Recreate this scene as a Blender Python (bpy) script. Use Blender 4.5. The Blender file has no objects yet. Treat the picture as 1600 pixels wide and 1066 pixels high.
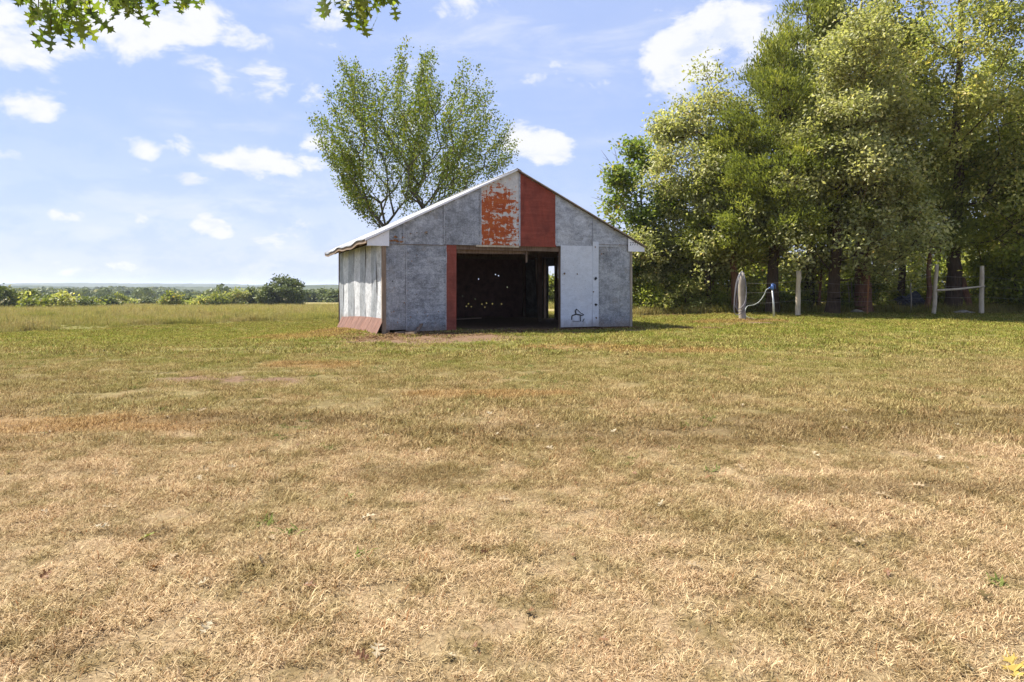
import bpy, bmesh, math
import numpy as np
from mathutils import Vector, Matrix

rng = np.random.default_rng(11)
S = bpy.context.scene
COL = S.collection

# ------------------------------------------------------------------ camera
cam_d = bpy.data.cameras.new('camera')
cam = bpy.data.objects.new('camera', cam_d); COL.objects.link(cam)
cam_d.sensor_width = 36.0; cam_d.lens = 24.0
cam_d.clip_start = 0.05; cam_d.clip_end = 20000
cam_d.shift_y = -0.0531
cam.location = (0, 0, 1.45); cam.rotation_euler = (math.radians(90), 0, 0)
S.camera = cam

# ------------------------------------------------------------------ light
SUN_EL = math.radians(57)
TO_SUN = Vector((-0.93 * math.cos(SUN_EL), 0.37 * math.cos(SUN_EL), math.sin(SUN_EL))).normalized()
sun_d = bpy.data.lights.new('sun', 'SUN'); sun_d.energy = 5.0; sun_d.angle = math.radians(0.53)
sun_d.color = (1.0, 0.955, 0.88)
sun = bpy.data.objects.new('sun', sun_d); COL.objects.link(sun)
sun.rotation_euler = (-TO_SUN).to_track_quat('-Z', 'Y').to_euler()
sun.location = (-20, 20, 40)
S.view_settings.view_transform = 'Standard'; S.view_settings.look = 'None'
S.view_settings.gamma = 1.0; S.view_settings.use_curve_mapping = False
S.view_settings.exposure = 1.2
S.cycles.max_bounces = 6; S.cycles.diffuse_bounces = 3; S.cycles.glossy_bounces = 2; S.cycles.transmission_bounces = 3


# ------------------------------------------------------------------ node helper
class NT:
    def __init__(s, tree):
        s.t = tree; s.n = tree.nodes; s.l = tree.links

    def node(s, typ, ins=None, **props):
        nd = s.n.new(typ)
        for k, v in props.items(): setattr(nd, k, v)
        for k, v in (ins or {}).items(): s.put(nd.inputs[k], v)
        return nd

    def put(s, sock, v):
        if isinstance(v, bpy.types.NodeSocket): s.l.new(v, sock)
        elif isinstance(v, bpy.types.Node): s.l.new(v.outputs[0], sock)
        else:
            if sock.type == 'RGBA' and len(v) == 3: v = (*v, 1)
            sock.default_value = v

    def math(s, op, a, b=0.0, clamp=False):
        nd = s.n.new('ShaderNodeMath'); nd.operation = op; nd.use_clamp = clamp
        s.put(nd.inputs[0], a); s.put(nd.inputs[1], b)
        return nd.outputs[0]

    def vmath(s, op, a, b=(0, 0, 0)):
        nd = s.n.new('ShaderNodeVectorMath'); nd.operation = op
        s.put(nd.inputs[0], a); s.put(nd.inputs[1], b)
        return nd.outputs['Value'] if op in ('LENGTH', 'DOT_PRODUCT', 'DISTANCE') else nd.outputs[0]

    def mix(s, f, a, b, blend='MIX'):
        nd = s.n.new('ShaderNodeMix'); nd.data_type = 'RGBA'; nd.blend_type = blend
        s.put(nd.inputs[0], f); s.put(nd.inputs[6], a); s.put(nd.inputs[7], b)
        return nd.outputs[2]

    def noise(s, vec, scale, detail=4.0, rough=0.55, dist=0.0):
        nd = s.n.new('ShaderNodeTexNoise')
        if vec is not None: s.put(nd.inputs['Vector'], vec)
        nd.inputs['Scale'].default_value = scale; nd.inputs['Detail'].default_value = detail
        nd.inputs['Roughness'].default_value = rough; nd.inputs['Distortion'].default_value = dist
        return nd.outputs[0]

    def ss(s, v, lo, hi, a=0.0, b=1.0):
        nd = s.n.new('ShaderNodeMapRange'); nd.interpolation_type = 'SMOOTHSTEP'
        s.put(nd.inputs[0], v)
        for i, q in zip((1, 2, 3, 4), (lo, hi, a, b)): nd.inputs[i].default_value = q
        return nd.outputs[0]

    def ramp(s, v, stops, interp='LINEAR'):
        nd = s.n.new('ShaderNodeValToRGB'); s.put(nd.inputs[0], v)
        cr = nd.color_ramp; cr.interpolation = interp
        while len(cr.elements) < len(stops): cr.elements.new(0.5)
        for e, (p, c) in zip(cr.elements, stops): e.position = p; e.color = (*c, 1)
        return nd.outputs[0]

    def scale(s, vec, sc):
        return s.vmath('MULTIPLY', vec, sc)


def new_mat(name):
    m = bpy.data.materials.new(name); m.use_nodes = True
    m.node_tree.nodes.clear()
    return m, NT(m.node_tree)


def finish(m, nt, shader):
    o = nt.n.new('ShaderNodeOutputMaterial'); nt.put(o.inputs['Surface'], shader)
    return m


def principled(nt, col, rough=0.7, metal=0.0, spec=0.5, normal=None):
    p = nt.n.new('ShaderNodeBsdfPrincipled')
    nt.put(p.inputs['Base Color'], col); nt.put(p.inputs['Roughness'], rough)
    nt.put(p.inputs['Metallic'], metal); nt.put(p.inputs['Specular IOR Level'], spec)
    if normal is not None: nt.put(p.inputs['Normal'], normal)
    return p.outputs[0]


def bump(nt, h, strength, dist):
    nd = nt.n.new('ShaderNodeBump'); nt.put(nd.inputs['Height'], h)
    nd.inputs['Strength'].default_value = strength; nd.inputs['Distance'].default_value = dist
    return nd.outputs[0]


# ------------------------------------------------------------------ world: blue sky with cumulus
W = bpy.data.worlds.new('World'); S.world = W; W.use_nodes = True
W.node_tree.nodes.clear(); nt = NT(W.node_tree)
sky = nt.n.new('ShaderNodeTexSky'); sky.sky_type = 'NISHITA'; sky.sun_disc = False
sky.sun_elevation = SUN_EL; sky.sun_rotation = math.atan2(TO_SUN.x, TO_SUN.y)
sky.altitude = 200; sky.air_density = 1.0; sky.dust_density = 0.8; sky.ozone_density = 1.6
tc = nt.n.new('ShaderNodeTexCoord'); D = tc.outputs['Generated']
DW = nt.vmath('ADD', D, nt.scale(nt.vmath('SUBTRACT', nt.node('ShaderNodeTexNoise', {'Vector': D, 'Scale': 8.0, 'Detail': 5.0}).outputs['Color'], (.5, .5, .5)), (.10, .10, .055)))
blobs = []
# cumulus heaps: direction (east, north, up) and angular half sizes
for cx, cz, hw, hh, w in [(-.56, .385, .17, .05, 1.), (-.46, .372, .06, .05, 1.), (-.70, .365, .10, .05, .85), (-.715, .274, .05, .024, .9),
                          (-.55, .205, .045, .024, .75), (-.335, .185, .10, .026, 1.), (-.275, .205, .055, .04, 1.), (-.47, .21, .03, .024, .7), (-.48, .15, .05, .017, .85),
                          (-.44, .088, .036, .02, 1.), (-.655, .095, .030, .015, .9), (-.63, .146, .026, .009, .6), (-.29, .40, .07, .035, .5), (-.08, .41, .08, .025, .7),
                          (.26, .335, .06, .055, 1.1), (.32, .375, .05, .05, 1.1), (.38, .35, .07, .045, 1.), (.035, .205, .055, .032, 1.), (-.33, .075, .06, .022, .55), (.20, .22, .07, .03, .35),
                          (-.60, .022, .06, .014, .55), (.02, .30, .06, .02, .3), (.13, .15, .07, .02, .4)]:
    c = Vector((cx, 1, cz)); k = c.length; c /= k
    d = nt.vmath('LENGTH', nt.vmath('MULTIPLY', nt.vmath('SUBTRACT', DW, tuple(c)), (k / hw, k / hw * .6, k / hh)))
    blobs.append(nt.math('MULTIPLY', nt.ss(d, 1.55, .10), w))
acc = blobs[0]
for b in blobs[1:]: acc = nt.math('MAXIMUM', acc, b)
DZ = nt.scale(D, (1, 1, 1.9))
fluff = nt.noise(DZ, 11.0, 9.0, .60, .25)
above = nt.noise(nt.vmath('ADD', DZ, (-.022, .008, .042)), 11.0, 9.0, .60, .25)
wide = nt.noise(DZ, 2.6, 5.0, .55, .3)
streak = nt.noise(nt.scale(D, (1, 1, 4.5)), 5.0, 8.0, .62, .6)
lump = nt.math('ADD', acc, nt.math('MULTIPLY', nt.math('SUBTRACT', fluff, .5), 3.4))
cum = nt.ss(lump, .28, .92)
veil = nt.math('MULTIPLY', nt.ss(wide, .40, .70), nt.ss(streak, .42, .74, .12, 1.0))
sep = nt.n.new('ShaderNodeSeparateXYZ'); nt.put(sep.inputs[0], D)
low = nt.ss(sep.outputs[2], .26, 0.0, 0.0, .45)
cover = nt.math('MAXIMUM', nt.math('MULTIPLY', cum, .97), nt.math('ADD', nt.math('MULTIPLY', veil, .62), nt.math('MULTIPLY', low, nt.ss(fluff, .2, .8, .65, 1.0))), True)
shade = nt.math('SUBTRACT', fluff, above)
cloudcol = nt.mix(nt.ss(shade, -.16, .06), (4.7, 5.1, 6.0), (6.0, 6.05, 6.2))
skycol = nt.mix(.80, nt.mix(1.0, sky.outputs[0], (1.1, 1.1, 1.15), 'MULTIPLY'), (2.9, 3.7, 6.1))
col = nt.mix(cover, skycol, cloudcol)
bg = nt.n.new('ShaderNodeBackground'); nt.put(bg.inputs[0], col); bg.inputs[1].default_value = 0.072
wo = nt.n.new('ShaderNodeOutputWorld'); nt.put(wo.inputs[0], bg.outputs[0])

# ------------------------------------------------------------------ mesh helpers
MATS = {}


def tag(o, label=None, cat=None, group=None, kind=None):
    for k, v in (('label', label), ('category', cat), ('group', group), ('kind', kind)):
        if v: o[k] = v
    return o


def link(name, me, mat=None, parent=None, loc=None):
    o = bpy.data.objects.new(name, me); COL.objects.link(o)
    if mat is not None and me is not None and not me.materials: me.materials.append(MATS[mat] if isinstance(mat, str) else mat)
    if parent is not None: o.parent = parent
    if loc is not None: o.location = loc
    return o


def empty(name, loc, rz=0.0):
    o = bpy.data.objects.new(name, None); COL.objects.link(o)
    o.location = loc; o.rotation_euler = (0, 0, rz); o.empty_display_size = .2
    return o


def pymesh(name, v, f, smooth=False, face_attr=None):
    me = bpy.data.meshes.new(name)
    me.from_pydata(v if isinstance(v, list) else v.tolist(), [], f if isinstance(f, list) else f.tolist())
    if smooth: me.polygons.foreach_set('use_smooth', [True] * len(me.polygons))
    if face_attr is not None:
        a = me.attributes.new('rnd', 'FLOAT', 'FACE'); a.data.foreach_set('value', np.asarray(face_attr, dtype=np.float32))
    me.update()
    return me


class MB:
    """collects boxes, prisms and tubes into one mesh"""
    def __init__(s): s.v = []; s.f = []

    def box(s, x0, x1, y0, y1, z0, z1, M=None):
        b = len(s.v)
        for x in (x0, x1):
            for y in (y0, y1):
                for z in (z0, z1):
                    p = Vector((x, y, z)); s.v.append(tuple(M @ p if M else p))
        for q in ((0, 1, 3, 2), (4, 6, 7, 5), (0, 4, 5, 1), (2, 3, 7, 6), (0, 2, 6, 4), (1, 5, 7, 3)):
            s.f.append(tuple(b + i for i in q))
        return s

    def beam(s, a, b, w, h):
        a = Vector(a); b = Vector(b); d = b - a
        M = Matrix.Translation(a) @ d.to_track_quat('X', 'Z').to_matrix().to_4x4()
        return s.box(0, d.length, -w / 2, w / 2, -h / 2, h / 2, M)

    def prism(s, pts, y0, y1):
        """closed outline in x,z, extruded along y"""
        n = len(pts); b = len(s.v)
        for y in (y0, y1):
            for x, z in pts: s.v.append((x, y, z))
        s.f.append(tuple(b + i for i in range(n))); s.f.append(tuple(b + n + i for i in reversed(range(n))))
        for i in range(n):
            j = (i + 1) % n; s.f.append((b + j, b + i, b + n + i, b + n + j))
        return s

    def tube(s, pts, rad, sides=8, caps=True):
        pts = [Vector(p) for p in pts]; n = len(pts)
        if not hasattr(rad, '__len__'): rad = [rad] * n
        b = len(s.v); ref = Vector((0, 0, 1)); prev = None
        for i in range(n):
            t = (pts[min(i + 1, n - 1)] - pts[max(i - 1, 0)]).normalized()
            if prev is None:
                u = t.cross(ref if abs(t.z) < .9 else Vector((1, 0, 0))).normalized()
            else:
                u = (prev - t * prev.dot(t)).normalized()
            prev = u; w = t.cross(u)
            for k in range(sides):
                a = 2 * math.pi * k / sides
                s.v.append(tuple(pts[i] + (u * math.cos(a) + w * math.sin(a)) * rad[i]))
        for i in range(n - 1):
            for k in range(sides):
                k2 = (k + 1) % sides
                s.f.append((b + i * sides + k, b + i * sides + k2, b + (i + 1) * sides + k2, b + (i + 1) * sides + k))
        if caps:
            s.f.append(tuple(b + k for k in reversed(range(sides)))); s.f.append(tuple(b + (n - 1) * sides + k for k in range(sides)))
        return s

    def build(s, name, mat, parent=None, smooth=False, loc=None):
        return link(name, pymesh(name, s.v, s.f, smooth), mat, parent, loc)


def nz(v):
    return v / np.maximum(np.linalg.norm(v, axis=-1, keepdims=True), 1e-9)


# ------------------------------------------------------------------ terrain height
_gn = [(rng.uniform(.15, .9), rng.uniform(.15, .9), rng.uniform(0, 6.28), rng.uniform(.004, .014)) for _ in range(10)]


def sstep(a, b, x):
    t = np.clip((x - a) / (b - a), 0, 1); return t * t * (3 - 2 * t)


def gz(x, y):
    x = np.asarray(x, dtype=float); y = np.asarray(y, dtype=float)
    far = np.interp(y, [0, 32, 40, 60, 95, 150, 230, 400, 620, 900, 9000], [0, 0, -.14, -.55, -1.35, -2.3, -3.3, -8, -13, -16, -16])
    left = -.5 * sstep(-2.5, -11, x) * sstep(12, 30, y)
    right = .18 * sstep(4.5, 12, x) * sstep(20, 34, y) * sstep(120, 60, y)
    und = sum(a * np.sin(fx * x + fy * y + p) for fx, fy, p, a in _gn) * sstep(3000, 60, y)
    return far + left + right + und * .7


def G(x, y):
    return float(gz(x, y))


# ------------------------------------------------------------------ materials
def ground_groups():
    """lawn colour by place: straw near the oak, browner and greener further out, worn and bare patches"""
    g = bpy.data.node_groups.new('lawn_tint', 'ShaderNodeTree')
    g.interface.new_socket('Grass', in_out='OUTPUT', socket_type='NodeSocketColor')
    g.interface.new_socket('Dirt', in_out='OUTPUT', socket_type='NodeSocketFloat')
    n = NT(g)
    pos = n.n.new('ShaderNodeNewGeometry').outputs['Position']
    flat = n.scale(pos, (1, 1, 0))
    big = n.noise(flat, .28, 3.0, .5); mid = n.noise(n.scale(flat, (1, .7, 0)), 1.1, 4.0, .6, .4); fin = n.noise(flat, 5.0, 3.0, .6)
    sp = n.n.new('ShaderNodeSeparateXYZ'); n.put(sp.inputs[0], pos)
    yy = n.math('ADD', sp.outputs[1], n.math('MULTIPLY', n.math('SUBTRACT', big, .5), 9.0))
    yy = n.math('ADD', yy, n.math('MULTIPLY', n.math('SUBTRACT', mid, .5), 6.0))
    t = n.math('DIVIDE', yy, 40.0, True)
    dry = n.ramp(t, [(0, (0.522, 0.390, 0.244)), (.11, (0.502, 0.372, 0.225)), (.165, (0.394, 0.286, 0.153)), (.22, (0.374, 0.281, 0.138)), (.30, (0.354, 0.278, 0.125)),
                     (.42, (0.345, 0.290, 0.103)), (.60, (0.330, 0.290, 0.082)), (.85, (0.315, 0.263, 0.082))])
    green = n.ramp(t, [(0, (.28, .235, .105)), (.2, (.19, .17, .06)), (.35, (.19, .20, .045)), (.6, (.175, .215, .028)), (1, (.18, .205, .032))])
    gm = n.ss(n.math('ADD', n.math('MULTIPLY', mid, .6), n.math('MULTIPLY', fin, .4)), .40, .60)
    amt = n.ramp(t, [(0, (.18,) * 3), (.16, (.5,) * 3), (.3, (.60,) * 3), (.42, (1.0,) * 3), (1, (1.0,) * 3)])
    c = n.mix(n.math('MULTIPLY', gm, amt), dry, green)
    brown = n.ss(n.noise(n.scale(flat, (1, 1.5, 0)), .9, 4.0, .65), .53, .70)
    c = n.mix(n.math('MULTIPLY', brown, .55), c, (.21, .145, .068))
    m1 = n.noise(n.scale(flat, (1, .75, 0)), 3.3, 5.0, .7); m2 = n.noise(n.vmath('ADD', flat, (7, 3, 0)), 8.0, 5.0, .72); m3 = n.noise(n.vmath('ADD', flat, (1, 9, 0)), 15.0, 4.0, .7)
    c = n.mix(n.ss(m1, .48, .63, 0, .72), c, n.ramp(t, [(0, (.25, .19, .085)), (.25, (.19, .155, .055)), (.6, (.15, .17, .03))]))
    c = n.mix(n.ss(m2, .50, .64, 0, .70), c, n.ramp(t, [(0, (.60, .475, .30)), (.25, (.47, .39, .19)), (.6, (.40, .37, .12))]))
    c = n.mix(n.ss(m3, .60, .70, 0, .55), c, (.17, .10, .045))
    # orange, thin-grown patches

    def ell(cx, cy, rx, ry, rot=0.0, soft=.6, warp=.5):
        mp = n.n.new('ShaderNodeMapping'); mp.vector_type = 'TEXTURE'
        mp.inputs['Location'].default_value = (cx, cy, 0); mp.inputs['Rotation'].default_value = (0, 0, rot); mp.inputs['Scale'].default_value = (rx, ry, 1)
        n.put(mp.inputs[0], flat)
        d = n.math('ADD', n.vmath('LENGTH', n.scale(mp.outputs[0], (1, 1, 0))), n.math('MULTIPLY', n.math('SUBTRACT', mid, .5), warp * 2.4))
        return n.ss(d, 1.0 + soft / 2, 1.0 - soft / 2)
    orange = ell(-4.6, 7.2, 1.5, .45)
    for a in [(-.2, 9.2, 1.1, .4), (3.5, 15.5, 1.8, .7), (-7.0, 22.5, 1.8, 2.4), (-3.6, 12.6, 1.0, .5), (8.6, 27.0, 2.2, .9), (2.0, 16.2, 2.0, .5), (-6.5, 25.5, 1.2, 3.5)]:
        orange = n.math('MAXIMUM', orange, ell(*a))
    c = n.mix(n.math('MULTIPLY', orange, .5), c, (.40, .24, .105))
    dark = ell(1.6, 6.7, 2.6, .55)
    for a in [(4.6, 7.4, 2.6, .55), (-2.6, 7.4, 1.3, .35), (3.0, 4.9, 1.2, .22), (-.75, 5.3, .5, .25), (-2.2, 4.0, .25, .08)]:
        dark = n.math('MAXIMUM', dark, ell(*a))
    c = n.mix(n.math('MULTIPLY', dark, .5), c, (.185, .132, .058))
    RB = math.atan2(3.36, 8.23)
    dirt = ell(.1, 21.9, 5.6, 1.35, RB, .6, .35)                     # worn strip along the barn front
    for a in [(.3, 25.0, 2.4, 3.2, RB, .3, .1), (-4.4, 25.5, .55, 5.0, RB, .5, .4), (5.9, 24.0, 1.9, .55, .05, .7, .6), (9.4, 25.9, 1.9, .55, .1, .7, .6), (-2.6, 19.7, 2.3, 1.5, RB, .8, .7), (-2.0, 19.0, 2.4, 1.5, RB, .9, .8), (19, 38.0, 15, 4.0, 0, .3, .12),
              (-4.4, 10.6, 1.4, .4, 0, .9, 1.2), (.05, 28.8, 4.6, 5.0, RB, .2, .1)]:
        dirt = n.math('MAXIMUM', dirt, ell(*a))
    o = n.n.new('NodeGroupOutput'); n.put(o.inputs[0], c); n.put(o.inputs[1], dirt)
    return g


LAWN = ground_groups()


def m_ground():
    m, n = new_mat('ground_turf')
    gnode = n.n.new('ShaderNodeGroup'); gnode.node_tree = LAWN
    pos = n.n.new('ShaderNodeNewGeometry').outputs['Position']
    fine = n.noise(n.scale(pos, (1, 1, 0)), 38.0, 5.0, .7)
    med = n.noise(n.scale(pos, (1, .8, 0)), 7.0, 5.0, .68)
    c = n.mix(.85, gnode.outputs[0], n.ramp(fine, [(.25, (.26, .22, .17)), (.5, (.55, .51, .45)), (.8, (.85, .83, .78))]), 'MULTIPLY')
    c = n.mix(.55, c, n.ramp(med, [(.3, (.5, .47, .4)), (.6, (1, 1, 1))]), 'MULTIPLY')
    # rough pasture beyond the mown lawn
    sp = n.n.new('ShaderNodeSeparateXYZ'); n.put(sp.inputs[0], pos)
    pn = n.noise(n.scale(pos, (.5, 1.6, 0)), .12, 6.0, .62)
    past = n.ramp(pn, [(.3, (0.212, 0.199, 0.059)), (.45, (0.292, 0.252, 0.100)), (.55, (0.305, 0.225, 0.093)), (.7, (0.246, 0.232, 0.066))])
    past = n.mix(.5, past, n.ramp(med, [(.3, (.55, .5, .45)), (.65, (1, 1, 1))]), 'MULTIPLY')
    c = n.mix(n.ss(sp.outputs[1], 40, 60), c, past)
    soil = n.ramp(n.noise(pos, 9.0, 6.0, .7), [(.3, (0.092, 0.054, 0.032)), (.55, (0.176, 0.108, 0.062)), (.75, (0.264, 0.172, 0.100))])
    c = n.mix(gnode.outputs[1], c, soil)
    h = n.math('ADD', n.math('MULTIPLY', fine, .35), med)
    return finish(m, n, principled(n, c, .95, 0, .15, bump(n, h, .9, .05)))


def m_blade(name, tint=None, dirt=False):
    m, n = new_mat(name)
    at = n.node('ShaderNodeAttribute', attribute_name='rnd')
    r = at.outputs['Fac']
    if tint is None:
        gnode = n.n.new('ShaderNodeGroup'); gnode.node_tree = LAWN
        c = gnode.outputs[0]
        c = n.mix(1.0, c, n.ramp(r, [(0, (.36, .29, .21)), (.25, (.72, .65, .54)), (.6, (1.10, 1.06, 1.0)), (.88, (1.50, 1.50, 1.45)), (1, (1.75, 1.78, 1.75))]), 'MULTIPLY')
        c = n.mix(n.ss(r, .965, .985), c, (.30, .14, .06))
    else:
        pos = n.n.new('ShaderNodeNewGeometry').outputs['Position']
        big = n.noise(n.scale(pos, (.5, 1.2, 0)), .22, 5.0, .6)
        c = n.mix(n.ss(big, .38, .62), n.ramp(r, tint[0]), n.ramp(r, tint[1]))
    d = n.node('ShaderNodeBsdfDiffuse', {'Color': c}).outputs[0]
    tr = n.node('ShaderNodeBsdfTranslucent', {'Color': c}).outputs[0]
    mx = n.node('ShaderNodeMixShader', {0: .28}); n.put(mx.inputs[1], d); n.put(mx.inputs[2], tr)
    return finish(m, n, mx.outputs[0])


def m_leaf(name, stops, transl=.48, gloss=.35):
    m, n = new_mat(name)
    r = n.node('ShaderNodeAttribute', attribute_name='rnd').outputs['Fac']
    c = n.ramp(r, stops)
    p = principled(n, c, .48, 0, gloss)
    tc_ = n.mix(1.0, c, (1.26, 1.30, .75), 'MULTIPLY')
    tr = n.node('ShaderNodeBsdfTranslucent', {'Color': tc_}).outputs[0]
    mx = n.node('ShaderNodeMixShader', {0: transl}); n.put(mx.inputs[1], p); n.put(mx.inputs[2], tr)
    return finish(m, n, mx.outputs[0])


def m_bark(name, a, b, sc=6.0):
    m, n = new_mat(name)
    pos = n.n.new('ShaderNodeTexCoord').outputs['Object']
    v = n.noise(n.scale(pos, (1, 1, .14)), sc * 3, 6.0, .7, .3); w = n.noise(pos, 1.3, 3.0)
    c = n.ramp(v, [(.3, a), (.7, b)])
    c = n.mix(n.ss(w, .45, .7, 0, .30), c, (.11, .095, .06))
    return finish(m, n, principled(n, c, .95, 0, .1, bump(n, v, .8, .03)))


def m_wood(name, a, b, sc=4.0, rough=.9):
    m, n = new_mat(name)
    pos = n.n.new('ShaderNodeTexCoord').outputs['Object']
    v = n.noise(n.scale(pos, (1, 1, .10)), sc * 5, 6.0, .65, .5); w = n.noise(pos, 2.0, 4.0)
    c = n.mix(n.ss(w, .4, .75, 0, .5), n.ramp(v, [(.28, a), (.72, b)]), tuple(x * .6 for x in a))
    return finish(m, n, principled(n, c, rough, 0, .2, bump(n, v, .6, .01)))


def m_metal(name, base, dark, streak=.5, rust=0.0, metal=.35, rough=.5, hstreak=False, blotch=.75):
    """weathered galvanised sheet"""
    m, n = new_mat(name)
    oc = n.n.new('ShaderNodeTexCoord').outputs['Object']
    rnd = n.n.new('ShaderNodeObjectInfo').outputs['Random']
    off = n.node('ShaderNodeCombineXYZ', {'X': n.math('MULTIPLY', rnd, 37.0), 'Y': n.math('MULTIPLY', rnd, 11.0)}).outputs[0]
    p = n.vmath('ADD', oc, off)
    cloud = n.noise(p, 1.5, 7.0, .72, .4)
    sv = n.noise(n.scale(p, (9, 9, .7) if not hstreak else (.8, 1, 8)), 1.6, 5.0, .6)
    vo = n.node('ShaderNodeTexVoronoi', {'Vector': p, 'Scale': 34.0}).outputs['Color']
    spg = n.node('ShaderNodeSeparateColor', {0: vo}).outputs[0]
    f = n.math('ADD', n.math('MULTIPLY', cloud, .75), n.math('MULTIPLY', sv, .25 * streak * 2))
    f = n.math('ADD', f, n.math('MULTIPLY', n.math('SUBTRACT', spg, .5), .16))
    c = n.ramp(f, [(.30, dark), (.52, tuple((x + y) / 2 for x, y in zip(base, dark))), (.72, base)])
    speck = n.noise(p, 26.0, 3.0, .75)
    c = n.mix(.7 * blotch, c, n.ramp(speck, [(.30, (.45, .45, .46)), (.5, (.95, .95, .96)), (.72, (1.3, 1.3, 1.3))]), 'MULTIPLY')
    blot = n.noise(n.scale(p, (1, 1, 1.6)), 3.6, 6.0, .7, .8)
    c = n.mix(blotch, c, n.ramp(blot, [(.32, (.5, .5, .5)), (.5, (.98, .98, .98)), (.66, (1.32, 1.32, 1.33))]), 'MULTIPLY')
    stain = n.ss(n.noise(n.vmath('ADD', p, (3, 0, 8)), 1.9, 5.0, .65), .58, .72, 0, .45 * blotch)
    c = n.mix(stain, c, (.24, .20, .14))
    spots = n.ss(n.noise(p, 13.0, 5.0, .65), .62, .70)
    c = n.mix(n.math('MULTIPLY', spots, .5), c, (.13, .125, .12))
    if rust > 0:
        rs = n.ss(n.noise(p, 2.6, 6.0, .7), .72 - rust * .2, .80 - rust * .2)
        c = n.mix(rs, c, (.20, .085, .03))
    spz = n.n.new('ShaderNodeSeparateXYZ'); n.put(spz.inputs[0], oc)
    foot = n.math('ADD', spz.outputs[2], n.math('MULTIPLY', n.math('SUBTRACT', n.noise(n.scale(p, (1, 1, .5)), 4.0, 5.0, .7), .5), .7))
    c = n.mix(n.ss(foot, .42, .02, 0, .6), c, (.20, .135, .085))
    rg = n.ss(cloud, .3, .7, rough + .15, rough - .05)
    return finish(m, n, principled(n, c, rg, metal, .4, bump(n, n.noise(p, 2.2, 3.0), .25, .03)))


def m_peel():
    """red lead paint flaking off bare tin, rusty orange"""
    m, n = new_mat('peeling_red_paint')
    oc = n.n.new('ShaderNodeTexCoord').outputs['Object']
    a = n.math('ADD', n.math('MULTIPLY', n.noise(n.scale(oc, (2.6, 1, 6.0)), 1.5, 8.0, .72, .7), .55), n.math('MULTIPLY', n.noise(n.scale(oc, (6.0, 1, 2.2)), 1.5, 8.0, .72, .7), .45))
    a = n.math('ADD', n.math('MULTIPLY', n.math('SUBTRACT', a, .5), 1.35), .5)
    band = n.noise(n.scale(oc, (.5, 1, 3.2)), 2.2, 3.0, .5)
    sp = n.n.new('ShaderNodeSeparateXYZ'); n.put(sp.inputs[0], oc)
    up = n.ss(sp.outputs[2], 4.35, 5.0, -.02, .08)           # more paint lost near the ridge
    ed = n.ss(sp.outputs[0], 3.9, 4.50, 0.0, .06)           # and along the lap with the next sheet
    f = n.math('SUBTRACT', n.math('SUBTRACT', n.math('ADD', n.math('MULTIPLY', a, .75), n.math('MULTIPLY', band, .30)), up), ed)
    paint = n.ss(f, .496, .512)
    red = n.ramp(n.noise(oc, 5.0, 5.0, .65), [(.3, (.25, .040, .007)), (.55, (.40, .080, .008)), (.75, (.33, .11, .022))])
    tin = n.ramp(n.noise(oc, 8.0, 5.0, .65), [(.3, (.42, .41, .40)), (.7, (.62, .61, .59))])
    halo = n.ss(f, .465, .498)
    tin = n.mix(n.math('MULTIPLY', halo, .6), tin, (.60, .40, .24))
    c = n.mix(paint, tin, red)
    return finish(m, n, principled(n, c, .65, 0.0, .35, bump(n, paint, .4, .004)))


def m_red(name, c0, c1, hs=True):
    m, n = new_mat(name)
    oc = n.n.new('ShaderNodeTexCoord').outputs['Object']
    v = n.noise(n.scale(oc, (.7, 1, 5) if hs else (6, 6, .6)), 2.0, 6.0, .6); s2 = n.noise(oc, 30.0, 4.0, .7)
    c = n.ramp(v, [(.3, c0), (.7, c1)])
    c = n.mix(n.ss(s2, .58, .72, 0, .5), c, (.30, .17, .13))
    fade = n.noise(n.scale(oc, (1.2, 1, .5)), 2.4, 6.0, .7, .6)
    c = n.mix(.8, c, n.ramp(fade, [(.3, (.55, .5, .5)), (.5, (.95, .95, .95)), (.7, (1.35, 1.3, 1.25))]), 'MULTIPLY')
    return finish(m, n, principled(n, c, .7, 0, .3, bump(n, v, .2, .01)))


def m_plain(name, col, rough=.6, metal=0.0, var=.25, sc=12.0, spec=.4):
    m, n = new_mat(name)
    oc = n.n.new('ShaderNodeTexCoord').outputs['Object']
    v = n.noise(oc, sc, 5.0, .65)
    c = n.ramp(v, [(.3, tuple(x * (1 - var) for x in col)), (.7, tuple(min(1, x * (1 + var * .5)) for x in col))])
    return finish(m, n, principled(n, c, rough, metal, spec, bump(n, v, .15, .01)))


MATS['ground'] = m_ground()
MATS['lawn_blade'] = m_blade('lawn_blade')
MATS['meadow_blade'] = m_blade('meadow_blade', ([(0, (0.193, 0.149, 0.049)), (.4, (0.343, 0.282, 0.101)), (.8, (0.447, 0.372, 0.161)), (1, (0.343, 0.200, 0.071))],
                                                [(0, (0.149, 0.149, 0.033)), (.4, (0.268, 0.268, 0.064)), (.75, (0.349, 0.327, 0.091)), (1, (0.492, 0.386, 0.052))]))
MATS['oak'] = m_leaf('oak_leaf', [(0, (0.120, 0.143, 0.035)), (.3, (0.231, 0.257, 0.062)), (.6, (0.362, 0.362, 0.105)), (.86, (0.549, 0.496, 0.164)), (1, (0.637, 0.457, 0.136))])
MATS['oakpale'] = m_leaf('pale_oak_leaf', [(0, (0.129, 0.145, 0.046)), (.3, (0.254, 0.266, 0.093)), (.6, (0.407, 0.395, 0.160)), (.88, (0.578, 0.525, 0.251)), (1, (0.611, 0.427, 0.150))], .46, .4)
MATS['maple'] = m_leaf('maple_leaf', [(0, (0.072, 0.114, 0.021)), (.4, (0.143, 0.198, 0.033)), (.8, (0.257, 0.281, 0.058)), (.95, (0.400, 0.311, 0.065)), (1, (0.572, 0.191, 0.039))])
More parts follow.
